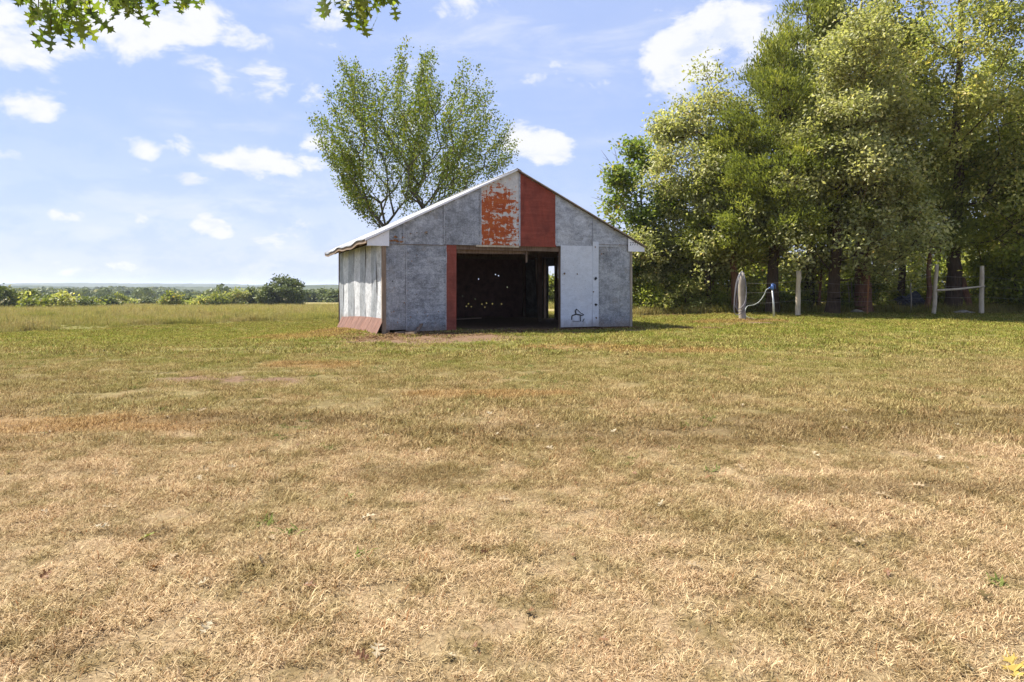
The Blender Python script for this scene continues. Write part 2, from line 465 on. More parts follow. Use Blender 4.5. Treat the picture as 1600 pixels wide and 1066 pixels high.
MATS['cedar'] = m_leaf('cedar_spray', [(0, (0.097, 0.115, 0.027)), (.4, (0.179, 0.204, 0.041)), (.8, (0.300, 0.310, 0.064)), (1, (0.433, 0.389, 0.091))], .35, .15)
MATS['elm'] = m_leaf('elm_leaf', [(0, (0.077, 0.106, 0.015)), (.4, (0.135, 0.179, 0.022)), (.8, (0.219, 0.258, 0.036)), (1, (0.310, 0.273, 0.050))], .35, .25)
MATS['yellowgreen'] = m_leaf('yellow_green_leaf', [(0, (0.112, 0.133, 0.021)), (.4, (0.211, 0.245, 0.038)), (.8, (0.364, 0.384, 0.059)), (.96, (0.504, 0.451, 0.084)), (1, (0.588, 0.345, 0.059))], .4, .25)
MATS['brush'] = m_leaf('brush_leaf', [(0, (0.083, 0.107, 0.021)), (.35, (0.167, 0.193, 0.033)), (.7, (0.288, 0.301, 0.054)), (.9, (0.423, 0.343, 0.090)), (1, (0.423, 0.172, 0.058))], .38, .2)
MATS['near_oak'] = m_leaf('pin_oak_leaf', [(0, (0.081, 0.124, 0.019)), (.5, (0.140, 0.194, 0.030)), (1, (0.259, 0.292, 0.038))], .5, .3)
MATS['far'] = m_leaf('far_leaf', [(0, (0.051, 0.071, 0.020)), (.4, (0.096, 0.123, 0.029)), (.8, (0.165, 0.185, 0.044)), (1, (0.255, 0.221, 0.058))], .2, .15)
MATS['orange'] = m_leaf('orange_leaf', [(0, (.35, .12, .04)), (1, (.62, .24, .09))], .3, .2)
MATS['dry_leaf'] = m_leaf('dry_leaf', [(0, (0.247, 0.160, 0.081)), (.5, (0.365, 0.277, 0.165)), (1, (0.436, 0.363, 0.241))], .15, .03)
MATS['brown_leaf'] = m_leaf('brown_leaf', [(0, (.16, .075, .035)), (1, (.26, .13, .06))], .15, .2)
MATS['green_leaf'] = m_leaf('green_leaf', [(0, (.16, .19, .04)), (1, (.22, .24, .05))], .2, .2)
MATS['yellow_leaf'] = m_leaf('yellow_leaf', [(0, (.36, .24, .05)), (1, (.40, .30, .07))], .2, .2)
MATS['bark'] = m_bark('dark_bark', (.030, .019, .012), (.115, .078, .052))
MATS['bark_elm'] = m_bark('elm_bark', (0.070, 0.059, 0.042), (0.154, 0.133, 0.098))
MATS['bark_red'] = m_bark('cedar_bark', (.085, .036, .020), (.27, .145, .09), 5.0)
MATS['deadwood'] = m_bark('dead_twig_bark', (.14, .12, .10), (.30, .27, .24))
MATS['galv'] = m_metal('galvanised_sheet', (0.443, 0.457, 0.472), (0.158, 0.169, 0.181), .5)
MATS['galv2'] = m_metal('galvanised_sheet_mottled', (0.411, 0.430, 0.452), (0.087, 0.099, 0.113), .8, 0, .35, .5, True)
MATS['galv3'] = m_metal('galvanised_sheet_light', (0.496, 0.512, 0.529), (0.319, 0.333, 0.355), .4)
MATS['tinwhite'] = m_metal('pale_painted_sheet', (.64, .67, .71), (.54, .57, .61), .3, 0, .05, .55, False, .2)
MATS['white'] = m_metal('white_sheet', (.82, .82, .84), (.72, .72, .74), .3, 0, 0, .5, False, .12)
MATS['side_light'] = m_metal('bright_side_sheet', (0.622, 0.622, 0.607), (0.459, 0.466, 0.459), .9, .1, .1, .5)
MATS['side_grey'] = m_metal('grey_side_sheet', (0.368, 0.380, 0.384), (0.224, 0.232, 0.232), .9, .15, .2, .5)
MATS['peel'] = m_peel()
MATS['red'] = m_red('dull_red_paint', (0.188, 0.032, 0.016), (0.264, 0.060, 0.036))
MATS['redstrip'] = m_red('red_strip_paint', (0.208, 0.044, 0.024), (0.264, 0.068, 0.044))
MATS['skirt'] = m_red('rusty_skirt_paint', (0.148, 0.070, 0.044), (0.216, 0.116, 0.080), False)
MATS['roof'] = m_metal('roof_sheet', (0.390, 0.390, 0.390), (0.255, 0.255, 0.255), .8, .15, .4, .45)
MATS['framing'] = m_wood('old_framing_timber', (0.115, 0.074, 0.051), (0.257, 0.182, 0.128))
MATS['eavewood'] = m_wood('weathered_eave_board', (.17, .115, .075), (.36, .27, .19))
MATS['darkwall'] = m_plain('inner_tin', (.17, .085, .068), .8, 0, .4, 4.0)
MATS['post'] = m_wood('grey_post_timber', (0.238, 0.198, 0.151), (0.475, 0.411, 0.332), 5.0)
MATS['palepost'] = m_wood('pale_post_timber', (0.370, 0.301, 0.204), (0.641, 0.544, 0.408), 5.0)
MATS['rust'] = m_plain('rusty_steel', (.33, .15, .06), .85, .2, .4)
MATS['wire'] = m_plain('fence_wire', (.34, .31, .28), .6, .6, .2)
MATS['pipe'] = m_plain('galvanised_pipe', (.62, .62, .60), .5, .4, .25)
MATS['blue'] = m_plain('blue_enamel', (.10, .20, .48), .45, 0, .3)
MATS['hose'] = m_plain('grey_hose', (.20, .19, .20), .55, 0, .3)
MATS['palehose'] = m_plain('pale_green_hose', (0.364, 0.378, 0.329), .5, 0, .25)
MATS['black'] = m_plain('black_paint', (.012, .012, .014), .6, 0, .1)
MATS['darkblue'] = m_plain('dark_scrap', (.055, .06, .085), .5, .2, .5, 7.0)
MATS['stone'] = m_plain('pale_rubble', (.34, .29, .23), .9, 0, .4, 9.0)
MATS['plank'] = m_wood('loose_plank', (.42, .27, .20), (.62, .44, .34), 4.0)


def m_hill(name, cols, sc):
    m, n = new_mat(name)
    pos = n.n.new('ShaderNodeNewGeometry').outputs['Position']
    v = n.noise(pos, sc, 6.0, .7); w = n.noise(pos, sc * .13, 4.0, .6)
    c = n.mix(n.ss(w, .35, .65), n.ramp(v, [(.3, cols[0]), (.7, cols[1])]), n.ramp(v, [(.3, cols[1]), (.7, cols[2])]))
    return finish(m, n, principled(n, c, .95, 0, .1, bump(n, v, 1.0, 4.0)))


MATS['hill'] = m_hill('wooded_hill', ((0.022, 0.034, 0.013), (0.052, 0.068, 0.024), (0.096, 0.104, 0.040)), .07)

# ------------------------------------------------------------------ ground sheet
def axis(near, far, n1, n2):
    a = np.linspace(0, near, n1); b = near * (far / near) ** (np.linspace(0, 1, n2)[1:])
    return np.concatenate([a, b])


ax = axis(30, 7500, 110, 40); xs = np.concatenate([-ax[::-1], ax[1:]])
ys = np.concatenate([-axis(6, 80, 8, 6)[::-1], axis(48, 9000, 170, 60)[1:]])
X, Y = np.meshgrid(xs, ys)
Vt = np.stack([X.ravel(), Y.ravel(), gz(X, Y).ravel()], 1)
nx = len(xs); ny = len(ys)
ii = (np.arange(ny - 1)[:, None] * nx + np.arange(nx - 1)[None, :]).ravel()
Fc = np.stack([ii, ii + 1, ii + 1 + nx, ii + nx], 1)
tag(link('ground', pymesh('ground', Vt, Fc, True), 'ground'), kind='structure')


# wooded ridges on the horizon
def ridge(ynear, ycrest, ztop, amp, bumpy, seed, step):
    r = np.random.default_rng(seed)
    xx = np.arange(-6500, 6500, step); n = len(xx)
    prof = sum(amp * a * np.sin(xx * f / ycrest + p) for a, f, p in [(1, 2.3, r.uniform(0, 6)), (.7, 6.1, r.uniform(0, 6)), (.4, 13.7, r.uniform(0, 6)), (.25, 29, r.uniform(0, 6))])
    rows = []
    for t in np.linspace(0, 1, 9):
        q = 1 - abs(1 - t / .75) ** 1.6 if t < .75 else 1 - ((t - .75) / .25) ** 2
        z = -16.3 + (ztop + prof + 16.3) * q + (r.uniform(-bumpy, bumpy, n) if 0 < t < 1 else 0)
        yy = ynear + (ycrest - ynear) * t / .75 + r.uniform(-.3, .3, n) * step
        rows.append(np.stack([xx + r.uniform(-.3, .3, n) * step, yy, z], 1))
    V = np.concatenate(rows); m = len(rows)
    i = (np.arange(m - 1)[:, None] * n + np.arange(n - 1)[None, :]).ravel()
    return V, np.stack([i, i + 1, i + 1 + n, i + n], 1)


for i, a in enumerate([(1000, 1500, 4.0, 2.6, 1.6, 3, 11), (2300, 3300, 14.0, 5.0, 2.6, 5, 22)]):
    V, F = ridge(*a)
    tag(link('hills', pymesh('hills', V, F), 'hill'), kind='structure')


# ------------------------------------------------------------------ foliage builders
def leaf_quads(P, Dr, Nr, L, Wd, rnd, name):
    n = len(P); side = nz(np.cross(Dr, Nr)); up = np.cross(side, Dr)
    L = np.asarray(L)[:, None]; Wd = np.asarray(Wd)[:, None]
    V = np.empty((n, 4, 3)); V[:, 0] = P; V[:, 2] = P + Dr * L - up * L * .12
    mid = P + Dr * L * .52; V[:, 1] = mid + side * Wd * .5; V[:, 3] = mid - side * Wd * .5
    F = np.arange(n * 4).reshape(n, 4)
    return pymesh(name, V.reshape(-1, 3), F, False, rnd)


def grow(trunk, cl, r, step=.55, droop=0.0):
    """join cluster centres to the trunk: every one runs to the nearest wood below it"""
    pos = [np.array(p, float) for p in trunk]; par = [-1] + list(range(len(trunk) - 1))
    axis_xy = np.array([np.interp(cl[:, 2], [p[2] for p in trunk], [p[i] for p in trunk]) for i in (0, 1)]).T
    order = np.argsort(np.linalg.norm(cl[:, :2] - axis_xy, axis=1) + .15 * np.abs(cl[:, 2] - trunk[-1][2]))
    buf = np.empty((len(trunk) + len(cl) * 24, 3)); buf[:len(pos)] = pos; n = len(pos)
    for k in order:
        c = cl[k]; d = buf[:n] - c; dist = np.linalg.norm(d, axis=1)
        cost = dist + 1.4 * np.maximum(0, d[:, 2] + .35 * np.linalg.norm(d[:, :2], axis=1))
        j = int(np.argmin(cost)); a = buf[j].copy(); ln = dist[j]
        m = max(1, min(20, int(ln / step))); prev = j
        sag = np.array([0, 0, .10 * ln]); wob = r.normal(0, .05 * ln, 3)
        for q in range(1, m + 1):
            t = q / m
            p = a + (c - a) * t + (wob - sag) * math.sin(math.pi * t) * (1 if q < m else 0)
            buf[n] = p; par.append(prev); prev = n; n += 1
    return buf[:n], np.array(par)


def wood_mesh(name, pos, par, tipr, power, sides, rmax, trunk_n=0, r0=0.0):
    n = len(pos); cnt = np.zeros(n); ch = np.bincount(par[par >= 0], minlength=n)
    cnt[ch == 0] = 1
    for i in range(n - 1, 0, -1): cnt[par[i]] += cnt[i]
    rad = np.minimum(tipr * cnt ** power, rmax)
    if trunk_n:
        t = np.linspace(0, 1, trunk_n); rad[:trunk_n] = np.maximum(rad[:trunk_n], r0 * (1 - .92 * t) * (1 + .35 * np.exp(-t * 18)))
    e = np.nonzero(par >= 0)[0]; a = pos[par[e]]; b = pos[e]
    t = nz(b - a); ref = np.where(np.abs(t[:, 2:3]) < .9, [[0, 0, 1.]], [[1., 0, 0]])
    u = nz(np.cross(t, ref)); w = np.cross(t, u)
    ang = 2 * np.pi * np.arange(sides) / sides
    ring = u[:, None] * np.cos(ang)[None, :, None] + w[:, None] * np.sin(ang)[None, :, None]
    ra = np.minimum(rad[par[e]], rad[e] * 1.6)[:, None, None]; rb = rad[e][:, None, None]
    big = rad[e] > .12
    ra = np.where(big[:, None, None], rad[par[e]][:, None, None], ra)
    V = np.concatenate([a[:, None] + ring * ra, b[:, None] + ring * rb], 1).reshape(-1, 3)
    base = np.arange(len(e))[:, None] * 2 * sides; k = np.arange(sides); k2 = (k + 1) % sides
    F = np.stack([base + k, base + k2, base + sides + k2, base + sides + k], 2).reshape(-1, 4)
    return pymesh(name, V, F, True)


def make_tree(name, label, cat, base, h, crown, mat, bark, nclus, nleaf, leaf=(.15, .085), r0=.22, group=None, lean=(0, 0), sig=.34,
              style='broad', seed=0, boughs=26, flat=.65, trunk_top=.9, sides=6, up=1.1):
    """crown = list of (height fraction, radius); clusters gather into boughs inside that outline"""
    r = np.random.default_rng(seed + 100)
    x, y = base; z0 = G(x, y) - .12
    hs = np.array([c[0] for c in crown]) * h; rs = np.array([c[1] for c in crown])
    tz = np.linspace(0, h * trunk_top, max(6, int(h / .45)))
    wobx = np.cumsum(r.normal(0, .03, len(tz))); woby = np.cumsum(r.normal(0, .03, len(tz)))
    trunk = [(lean[0] * (t / h) ** 1.2 + wx, lean[1] * (t / h) ** 1.2 + wy, t) for t, wx, wy in zip(tz, wobx, woby)]

    def pick(n, lo, hi):
        zz = np.linspace(hs[0], hs[-1], 200); wts = np.interp(zz, hs, rs) ** 1.25 + .05; wts /= wts.sum()
        z = r.choice(zz, n, p=wts) + r.normal(0, .1, n)
        R = np.interp(z, hs, rs) * (lo + (hi - lo) * np.sqrt(r.random(n))); a = r.uniform(0, 2 * np.pi, n)
        R = R * (1 + .18 * np.sin(3 * a + z * .9 + seed) + .12 * np.sin(5 * a - z * 1.7 + 2 * seed))
        cx = lean[0] * (np.clip(z, 0, h) / h) ** 1.2; cy = lean[1] * (np.clip(z, 0, h) / h) ** 1.2
        return np.stack([cx + R * np.cos(a), cy + R * np.sin(a), z], 1)
    bc = pick(boughs, .45, .95)
    own = r.integers(0, boughs, int(nclus * .74))
    Rm = rs.max()
    c1 = bc[own] + r.normal(0, 1, (len(own), 3)) * np.array([.17 * Rm, .17 * Rm, .17 * Rm * flat])
    c2 = pick(nclus - len(own), .15, 1.0)
    cl = np.concatenate([c1, c2]); lim = np.interp(cl[:, 2], hs, rs) * 1.2 + .15
    ctr = np.stack([lean[0] * (np.clip(cl[:, 2], 0, h) / h) ** 1.2, lean[1] * (np.clip(cl[:, 2], 0, h) / h) ** 1.2], 1)
    d = cl[:, :2] - ctr; rr = np.linalg.norm(d, axis=1); k = np.minimum(1, lim / np.maximum(rr, 1e-6))
    cl[:, :2] = ctr + d * k[:, None]; cl[:, 2] = np.clip(cl[:, 2], hs[0] * .8, hs[-1] + .2)
    pos, par = grow(trunk, cl, r)
    root = empty(name, (x, y, z0))
    # flared trunk foot
    wm = wood_mesh('trunk', pos, par, .011, .47, max(sides, 8) if r0 > .15 else sides, r0 * 1.5, len(trunk), r0)
    link('trunk', wm, bark, root)
    n = len(cl); per = r.poisson(nleaf, n)
    idx = np.repeat(np.arange(n), per); N = len(idx)
    out = nz(cl - np.stack([ctr[:, 0], ctr[:, 1], cl[:, 2] * .85], 1))
    crand = r.random(n)
    if style == 'cedar':
        P = cl[idx] + r.normal(0, sig, (N, 3)) * np.array([1, 1, .55]) + out[idx] * r.uniform(0, .5, N)[:, None]
        Dr = nz(out[idx] * .9 + np.array([0, 0, .45]) + r.normal(0, .55, (N, 3)))
        Nr = nz(r.normal(0, .7, (N, 3)) + np.array([0, 0, .5]))
    else:
        P = cl[idx] + r.normal(0, sig, (N, 3)) * np.array([1, 1, .75])
        Dr = nz(out[idx] * .5 + np.array([0, 0, -.28]) + r.normal(0, .7, (N, 3)))
        Nr = nz(r.normal(0, .65, (N, 3)) + np.array([0, 0, up]) + out[idx] * .2)
    L = leaf[0] * r.uniform(.65, 1.25, N); Wd = leaf[1] * r.uniform(.7, 1.25, N)
    rnd = np.clip(.55 * r.random(N) + .45 * crand[idx], 0, 1)
    link('crown', leaf_quads(P, Dr, Nr, L, Wd, rnd, 'crown'), mat, root)
    tag(root, label, cat, group)
    return root


# ------------------------------------------------------------------ the barn
BL = (-3.97, 21.2); YAW = math.atan2(3.36, 8.23); BW = 8.89; BD = 9.5
AP = 4.43; AZ = 5.36; SL = 0.489
barn = empty('barn', (BL[0], BL[1], 0), YAW)
tag(barn, 'weathered tin-clad barn with red patches and an open dark front', 'barn')


def rake(u): return AZ - SL * abs(u - AP)


def sheet(name, u0, u1, zb, zt, mat, yoff=0.0, th=.004, buck=.006, nu=6, nzv=10, label=None, parent=None, frame='front', seed=0):
    """a tin sheet, slightly buckled; zb / zt numbers or functions of u"""
    r = np.random.default_rng(seed + int(abs(u0) * 100))
    us = sorted(set([u0 + (u1 - u0) * i / nu for i in range(nu + 1)] + ([AP] if frame == 'front' and u0 < AP < u1 else [])))
    fb = zb if callable(zb) else (lambda u: zb); ft = zt if callable(zt) else (lambda u: zt)
    ph = r.uniform(0, 6.28, 4)
    v = []; f = []
    m = len(us)
    for side in (0, 1):
        for u in us:
            for j in range(nzv + 1):
                z = fb(u) + (ft(u) - fb(u)) * j / nzv
                b = buck * (math.sin(u * 2.7 + ph[0]) * math.sin(z * 2.1 + ph[1]) + .6 * math.sin(u * 6.1 + z * 3.3 + ph[2]))
                q = yoff + b + (th if side else 0)
                v.append((u, q, z) if frame == 'front' else (q, u, z))
    K = nzv + 1; T = m * K
    for i in range(m - 1):
        for j in range(nzv):
            a = i * K + j; f.append((a, a + K, a + K + 1, a + 1)); f.append((T + a, T + a + 1, T + a + K + 1, T + a + K))
    for i in range(m - 1):
        a = i * K; f.append((a, T + a, T + a + K, a + K)); a += nzv; f.append((a, a + K, T + a + K, T + a))
    for j in range(nzv):
        f.append((j, j + 1, T + j + 1, T + j)); a = (m - 1) * K + j; f.append((a, T + a, T + a + 1, a + 1))
    o = link(name, pymesh(name, v, f), mat, parent or barn)
    if label: o['label'] = label
    return o


RB_ = .03   # gap under the roof deck
rk = lambda u: rake(u) - RB_
GB = 2.80
# gable course
sheet('gable_sheet', .02, .62, 2.78, rk, 'galv2', -.012)
sheet('gable_sheet', .60, 1.93, GB - .02, rk, 'galv', -.020)
sheet('gable_sheet', 1.91, 3.20, GB, rk, 'galv', -.028)
sheet('gable_sheet', 3.17, 4.55, GB + .01, rk, 'peel', -.036, label='gable sheet with flaking orange-red paint')
sheet('gable_sheet', 4.53, 5.90, GB + .005, rk, 'red', -.044, label='dull red painted gable sheet')
sheet('gable_sheet', 5.88, 7.34, GB + .04, rk, 'galv3', -.030)
sheet('gable_sheet', 7.33, 8.87, GB + .06, rk, 'galv3', -.022)
for u, t in ((3.17, .035), (4.545, .05)):
    MB().box(u - t / 2, u + t / 2, -.054, -.048, GB + .005, rake(u) - .06).build('batten', 'galv3', barn)
for u, z0, z1, t in ((.61, 2.80, rake(.61) - .05, .014), (1.92, 2.83, rake(1.92) - .05, .014), (5.89, 2.86, rake(5.89) - .05, .016), (7.335, 2.90, rake(7.33) - .05, .014)):
    MB().box(u - t, u + t, -.050, -.0455, z0, z1).build('lap_seam', 'galv3', barn)
MB().box(.69, .715, -.034, -.028, .08, 2.77).build('lap_seam', 'galv3', barn)
MB().box(1.975, 2.0, -.036, -.030, .05, 2.77).build('lap_seam', 'galv3', barn)
MB().box(.06, 1.98, -.040, -.034, 2.772, 2.788).build('lap_shadow_strip', 'framing', barn)  # thin dark strips put in as the shadow line at the horizontal laps
MB().box(7.57, 8.86, -.044, -.038, 2.93, 2.942).build('lap_shadow_strip', 'framing', barn)
# pale drip lath under the painted sheets
MB().box(3.0, 4.52, -.062, -.050, GB - .045, GB + .015).build('lath', 'palepost', barn)
# lower course
sheet('wall_sheet', .05, .72, .10, 2.80, 'galv', -.004)
sheet('wall_sheet', .68, 2.02, .04, 2.785, 'galv2', -.010)
sheet('wall_strip', 2.00, 2.34, .03, 2.79, 'redstrip', -.018, nu=2, label='narrow red painted strip beside the opening')
sheet('wall_sheet', 7.50, 8.86, .03, 2.95, 'galv', -.006)
door = sheet('door_sheet', 6.08, 7.54, .05, 2.87, 'tinwhite', -.040, label='pale bluish white sheet with black scrawl')
sheet('door_edge_strip', 7.32, 7.56, .06, 3.03, 'tinwhite', -.052, nu=2, parent=door)


def stroke(pts, w=.035, y=-.0462, parent=door, name='black_mark'):
    mb = MB()
    for (a, b) in zip(pts[:-1], pts[1:]): mb.beam((a[0], y, a[1]), (b[0], y, b[1]), .004, w)
    mb.build(name, 'black', parent)


def dz(px, py): return (6.07 + (px - 120) / 417 * 1.48, 2.87 - (py - 110) / 885 * 2.82)
stroke([dz(240, 915), dz(243, 870), dz(290, 855), dz(345, 868), dz(375, 862)], .04, -.056)
stroke([dz(287, 860), dz(280, 820), dz(293, 800)], .045, -.0565)
stroke([dz(293, 800), dz(345, 850), dz(362, 848)], .022, -.057)
stroke([dz(333, 875), dz(335, 935)], .035, -.0575)
stroke([dz(248, 930), dz(325, 935)], .014, -.058)
stroke([dz(360, 940), dz(378, 905)], .025, -.0585)
# torn nail holes down the door edge
for px, py, s in [(500, 120, .03), (505, 465, .06), (508, 755, .06), (512, 898, .045), (480, 612, .03), (160, 415, .05), (300, 418, .03)]:
    u, z = dz(px, py); mb = MB()
    rr = np.random.default_rng(px); k = 7
    mb.prism([(u + s * (.5 + .7 * rr.random()) * math.cos(a), z + s * (.5 + .7 * rr.random()) * math.sin(a)) for a in np.linspace(0, 2 * math.pi, k, endpoint=False)], -.0625, -.0600)
    mb.build('torn_hole', 'black' if s > .05 else 'framing', door)
for u, z, s, mt in [(.82, 3.12, .035, 'framing'), (1.02, 3.15, .025, 'framing'), (1.32, 3.17, .06, 'eavewood'), (1.35, 3.13, .03, 'black'), (.25, 1.62, .03, 'black'), (7.66, 2.60, .035, 'rust'), (7.74, 2.61, .03, 'black'), (4.35, 3.2, .03, 'framing'), (4.41, 2.86, .02, 'framing'), (4.33, 2.86, .02, 'framing')]:
    MB().prism([(u - s, z), (u, z - s * .7), (u + s, z + .1 * s), (u + .2 * s, z + s * .8)], -.066, -.060).build('nail_hole', mt, barn)
nail_mb = MB()


def nails(u, z0, z1, y, step=.23):
    mb = nail_mb
    for z in np.arange(z0, z1, step):
        q = np.random.default_rng(int(u * 1000 + z * 100)); uu = u + q.normal(0, .006); zz = z + q.normal(0, .02); r1 = q.uniform(.008, .013)
        mb.prism([(uu + r1 * math.cos(a), zz + r1 * math.sin(a)) for a in np.linspace(0, 2 * math.pi, 6, endpoint=False)], y - .004, y)


for u, z0, z1 in ((.66, .2, 2.7), (.76, .2, 2.7), (1.95, .2, 2.7), (8.80, .2, 2.8), (7.62, .2, 2.8)): nails(u, z0, z1, -.030)
for u, z0 in ((.57, 2.88), (.65, 2.88), (1.88, 2.9), (1.97, 2.9), (3.12, 2.9), (5.94, 2.95), (7.29, 2.98), (7.38, 2.98)): nails(u, z0, rake(u) - .1, -.046)
nail_mb.build('nails', 'framing', barn)['kind'] = 'stuff'
# rust run at the sheet lap by the left corner
rr = np.random.default_rng(4)
for i in range(14):
    u = .12 + .5 * rr.random(); z = 2.84 + .05 * rr.random() + (.12 if i % 4 == 0 else 0); s = .02 + .03 * rr.random()
    MB().prism([(u - s, z), (u, z - s * .5), (u + s * 1.4, z), (u, z + s)], -.045, -.038).build('rust_spot', 'rust', barn)
for i in range(26):
    u = rr.uniform(.1, 1.95); z = .12 + 2.5 * rr.random() ** 1.6; s_ = rr.uniform(.008, .022)
    MB().prism([(u - s_, z), (u, z - s_ * 1.6), (u + s_, z), (u, z + s_ * .7)], -.030, -.0265).build('rust_spot', 'rust' if i % 3 else 'framing', barn)
for i in range(22):
    u = 2.17 * 0 + (rr.uniform(7.6, 8.8) if i % 2 else rr.uniform(5.95, 8.6)); z = rr.uniform(.15, 2.7) if i % 2 else rr.uniform(2.95, 3.25); s_ = rr.uniform(.007, .018)
    MB().prism([(u - s_, z), (u, z - s_ * 1.5), (u + s_, z), (u, z + s_ * .7)], -.046, -.0425).build('rust_spot', 'framing', barn)
# white boxed eave returns
for sgn, ue in ((-1, -.54), (1, BW + .54)):
    ui = .14 if sgn < 0 else BW - .14
    pts = [(ue, 2.71), (ui, 2.71), (ui, rake(ui) - .06), (ue, rake(ue) - .06)]
    if sgn > 0: pts = pts[::-1]
    o = MB().prism(pts, -.085, -.068).build('eave_return', 'white', barn)
    if sgn > 0:
        cu = bpy.data.curves.new('stencil', 'FONT'); cu.body = '2771'; cu.size = .17; cu.extrude = .0008; cu.space_character = 1.1
        to = bpy.data.objects.new('stencil', cu); COL.objects.link(to)
        dg = bpy.context.evaluated_depsgraph_get(); me = bpy.data.meshes.new_from_object(to.evaluated_get(dg)); bpy.data.objects.remove(to)
        me.transform(Matrix.Translation((ui + .05, -.0868, 2.93)) @ Matrix.Rotation(math.pi / 2, 4, 'X'))
        st = link('stencil_numbers', me, 'black', o)
# corner boards
MB().box(-.075, .055, -.035, .07, -.12, 2.71).build('corner_board', 'eavewood', barn)
MB().box(BW - .02, BW + .07, -.02, .08, 0.0, 2.71).build('corner_board', 'post', barn)

# left wall: alternating bright and grey tin, wavy; ground falls away towards the back
def wavy(v): return .018 * math.sin(v * 1.9 + .6) + .010 * math.sin(v * 4.3)
cuts = [.05, 1.1, 2.0, 3.1, 4.2, 5.6, 7.0, 8.3, 9.5]
for i, (a, b) in enumerate(zip(cuts[:-1], cuts[1:])):
    sheet('side_sheet', a, b + (.05 if b < 9.5 else 0), lambda v: -.15 - .055 * v, 2.90, ('side_light', 'side_grey')[i % 2] if i not in (3,) else 'side_grey', -.012 - .008 * (i % 2), .004, .012, 10, 10, frame='side', seed=i * 7)
# right wall with a doorway towards the back
for a, b, zb, zt in [(0.05, 1.5, 0, 2.9), (1.48, 3.0, 0, 2.9), (2.98, 4.5, 0, 2.9), (4.48, 5.95, 0, 2.9), (5.93, 7.0, 2.42, 2.9), (6.93, 8.2, 0, 2.9), (8.18, 9.56, 0, 2.9)]:
    sheet('side_sheet', a, b, zb - .05, zt, 'galv', BW + .01 + .006 * (int(a * 2) % 2), .004, .008, 5, 8, frame='side')


# back wall, old tin shot through with nail holes
def holed_wall(name, u0, u1, zb, ztop, holes, hs, y, mat):
    us = {u0, u1, AP}; zs = {zb, 2.9}
    for hu, hz in holes: us |= {hu - hs, hu + hs}; zs |= {hz - hs, hz + hs}
    us = sorted(us); zs = sorted(zs); v = []; f = []; idx = {}

    def vid(u, z):
        k = (round(u, 4), round(z, 4))
        if k not in idx: idx[k] = len(v); v.append((u, y, z))
        return idx[k]
    for a, b in zip(us[:-1], us[1:]):
        for c, d in zip(zs[:-1], zs[1:]):
            mu, mz = (a + b) / 2, (c + d) / 2
            if any(abs(mu - hu) < hs and abs(mz - hz) < hs for hu, hz in holes): continue
            f.append((vid(a, c), vid(b, c), vid(b, d), vid(a, d)))
        f.append((vid(a, zs[-1]), vid(b, zs[-1]), vid(b, rake(b) - .05), vid(a, rake(a) - .05)))
    return link(name, pymesh(name, v, f), mat, barn)


hr = np.random.default_rng(23); holes = []
for u in np.arange(2.6, 7.8, .21):
    if hr.random() < .55: holes.append((u + hr.normal(0, .05), .62 + hr.normal(0, .02)))
    if hr.random() < .42: holes.append((u + hr.normal(0, .05), .50 + hr.normal(0, .02)))
for _ in range(22): holes.append((hr.uniform(2.4, 8.2), hr.uniform(.4, 2.5)))
hh = []
for q in holes:
    if all(abs(q[0] - p[0]) > .07 and abs(q[1] - p[1]) > 0.0 for p in hh): hh.append(q)
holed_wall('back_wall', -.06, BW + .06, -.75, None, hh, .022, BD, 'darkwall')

# timber frame inside
fr = [((x, .06, -.3), (x, .06, 2.75), .11, .11) for x in (.12, 2.28, 6.12, 8.75)]
fr += [((x, BD - .1, -.7), (x, BD - .1, 2.75), .11, .11) for x in (.12, 8.75)]
fr += [((.12, y, -.4), (.12, y, 2.75), .10, .10) for y in (2.4, 4.8, 7.2)]
fr += [((BW - .12, y, -.2), (BW - .12, y, 2.75), .12, .12) for y in (2.4, 5.86, 7.06)]
for a, b, w, h in fr: MB().beam(a, b, w, h).build('post', 'framing', barn)
MB().beam((2.2, .09, 2.74), (6.2, .09, 2.74), .09, .17).build('header_beam', 'framing', barn)
MB().beam((2.25, .20, 2.60), (5.0, .24, 2.62), .05, .12).build('track_board', 'framing', barn)
MB().beam((4.90, .22, 2.68), (4.90, .22, 2.27), .10, .05).build('hanging_board', 'framing', barn)
MB().beam((7.40, 4.6, -.2), (7.40, 4.6, 3.4), .17, .17).build('post', 'framing', barn)
MB().beam((8.45, 7.0, -.1), (8.30, 7.0, 2.7), .07, .07).build('post', 'framing', barn)
for y in np.arange(.35, 9.4, 1.2):
    for s in (-1, 1):
        ue = AP + s * 4.94
        MB().beam((ue, y, rake(ue) - .12), (AP, y, AZ - .12), .05, .12).build('rafter', 'eavewood', barn)
for y in np.arange(1.0, 9.4, 2.4):
    MB().beam((.1, y, 2.78), (BW - .1, y, 2.78), .05, .14).build('tie_beam', 'framing', barn)
for s, x in ((-1, 0.1), (1, BW - .1)):
    MB().beam((x, .1, 2.84), (x, 9.4, 2.84), .1, .1).build('wall_plate', 'framing', barn)


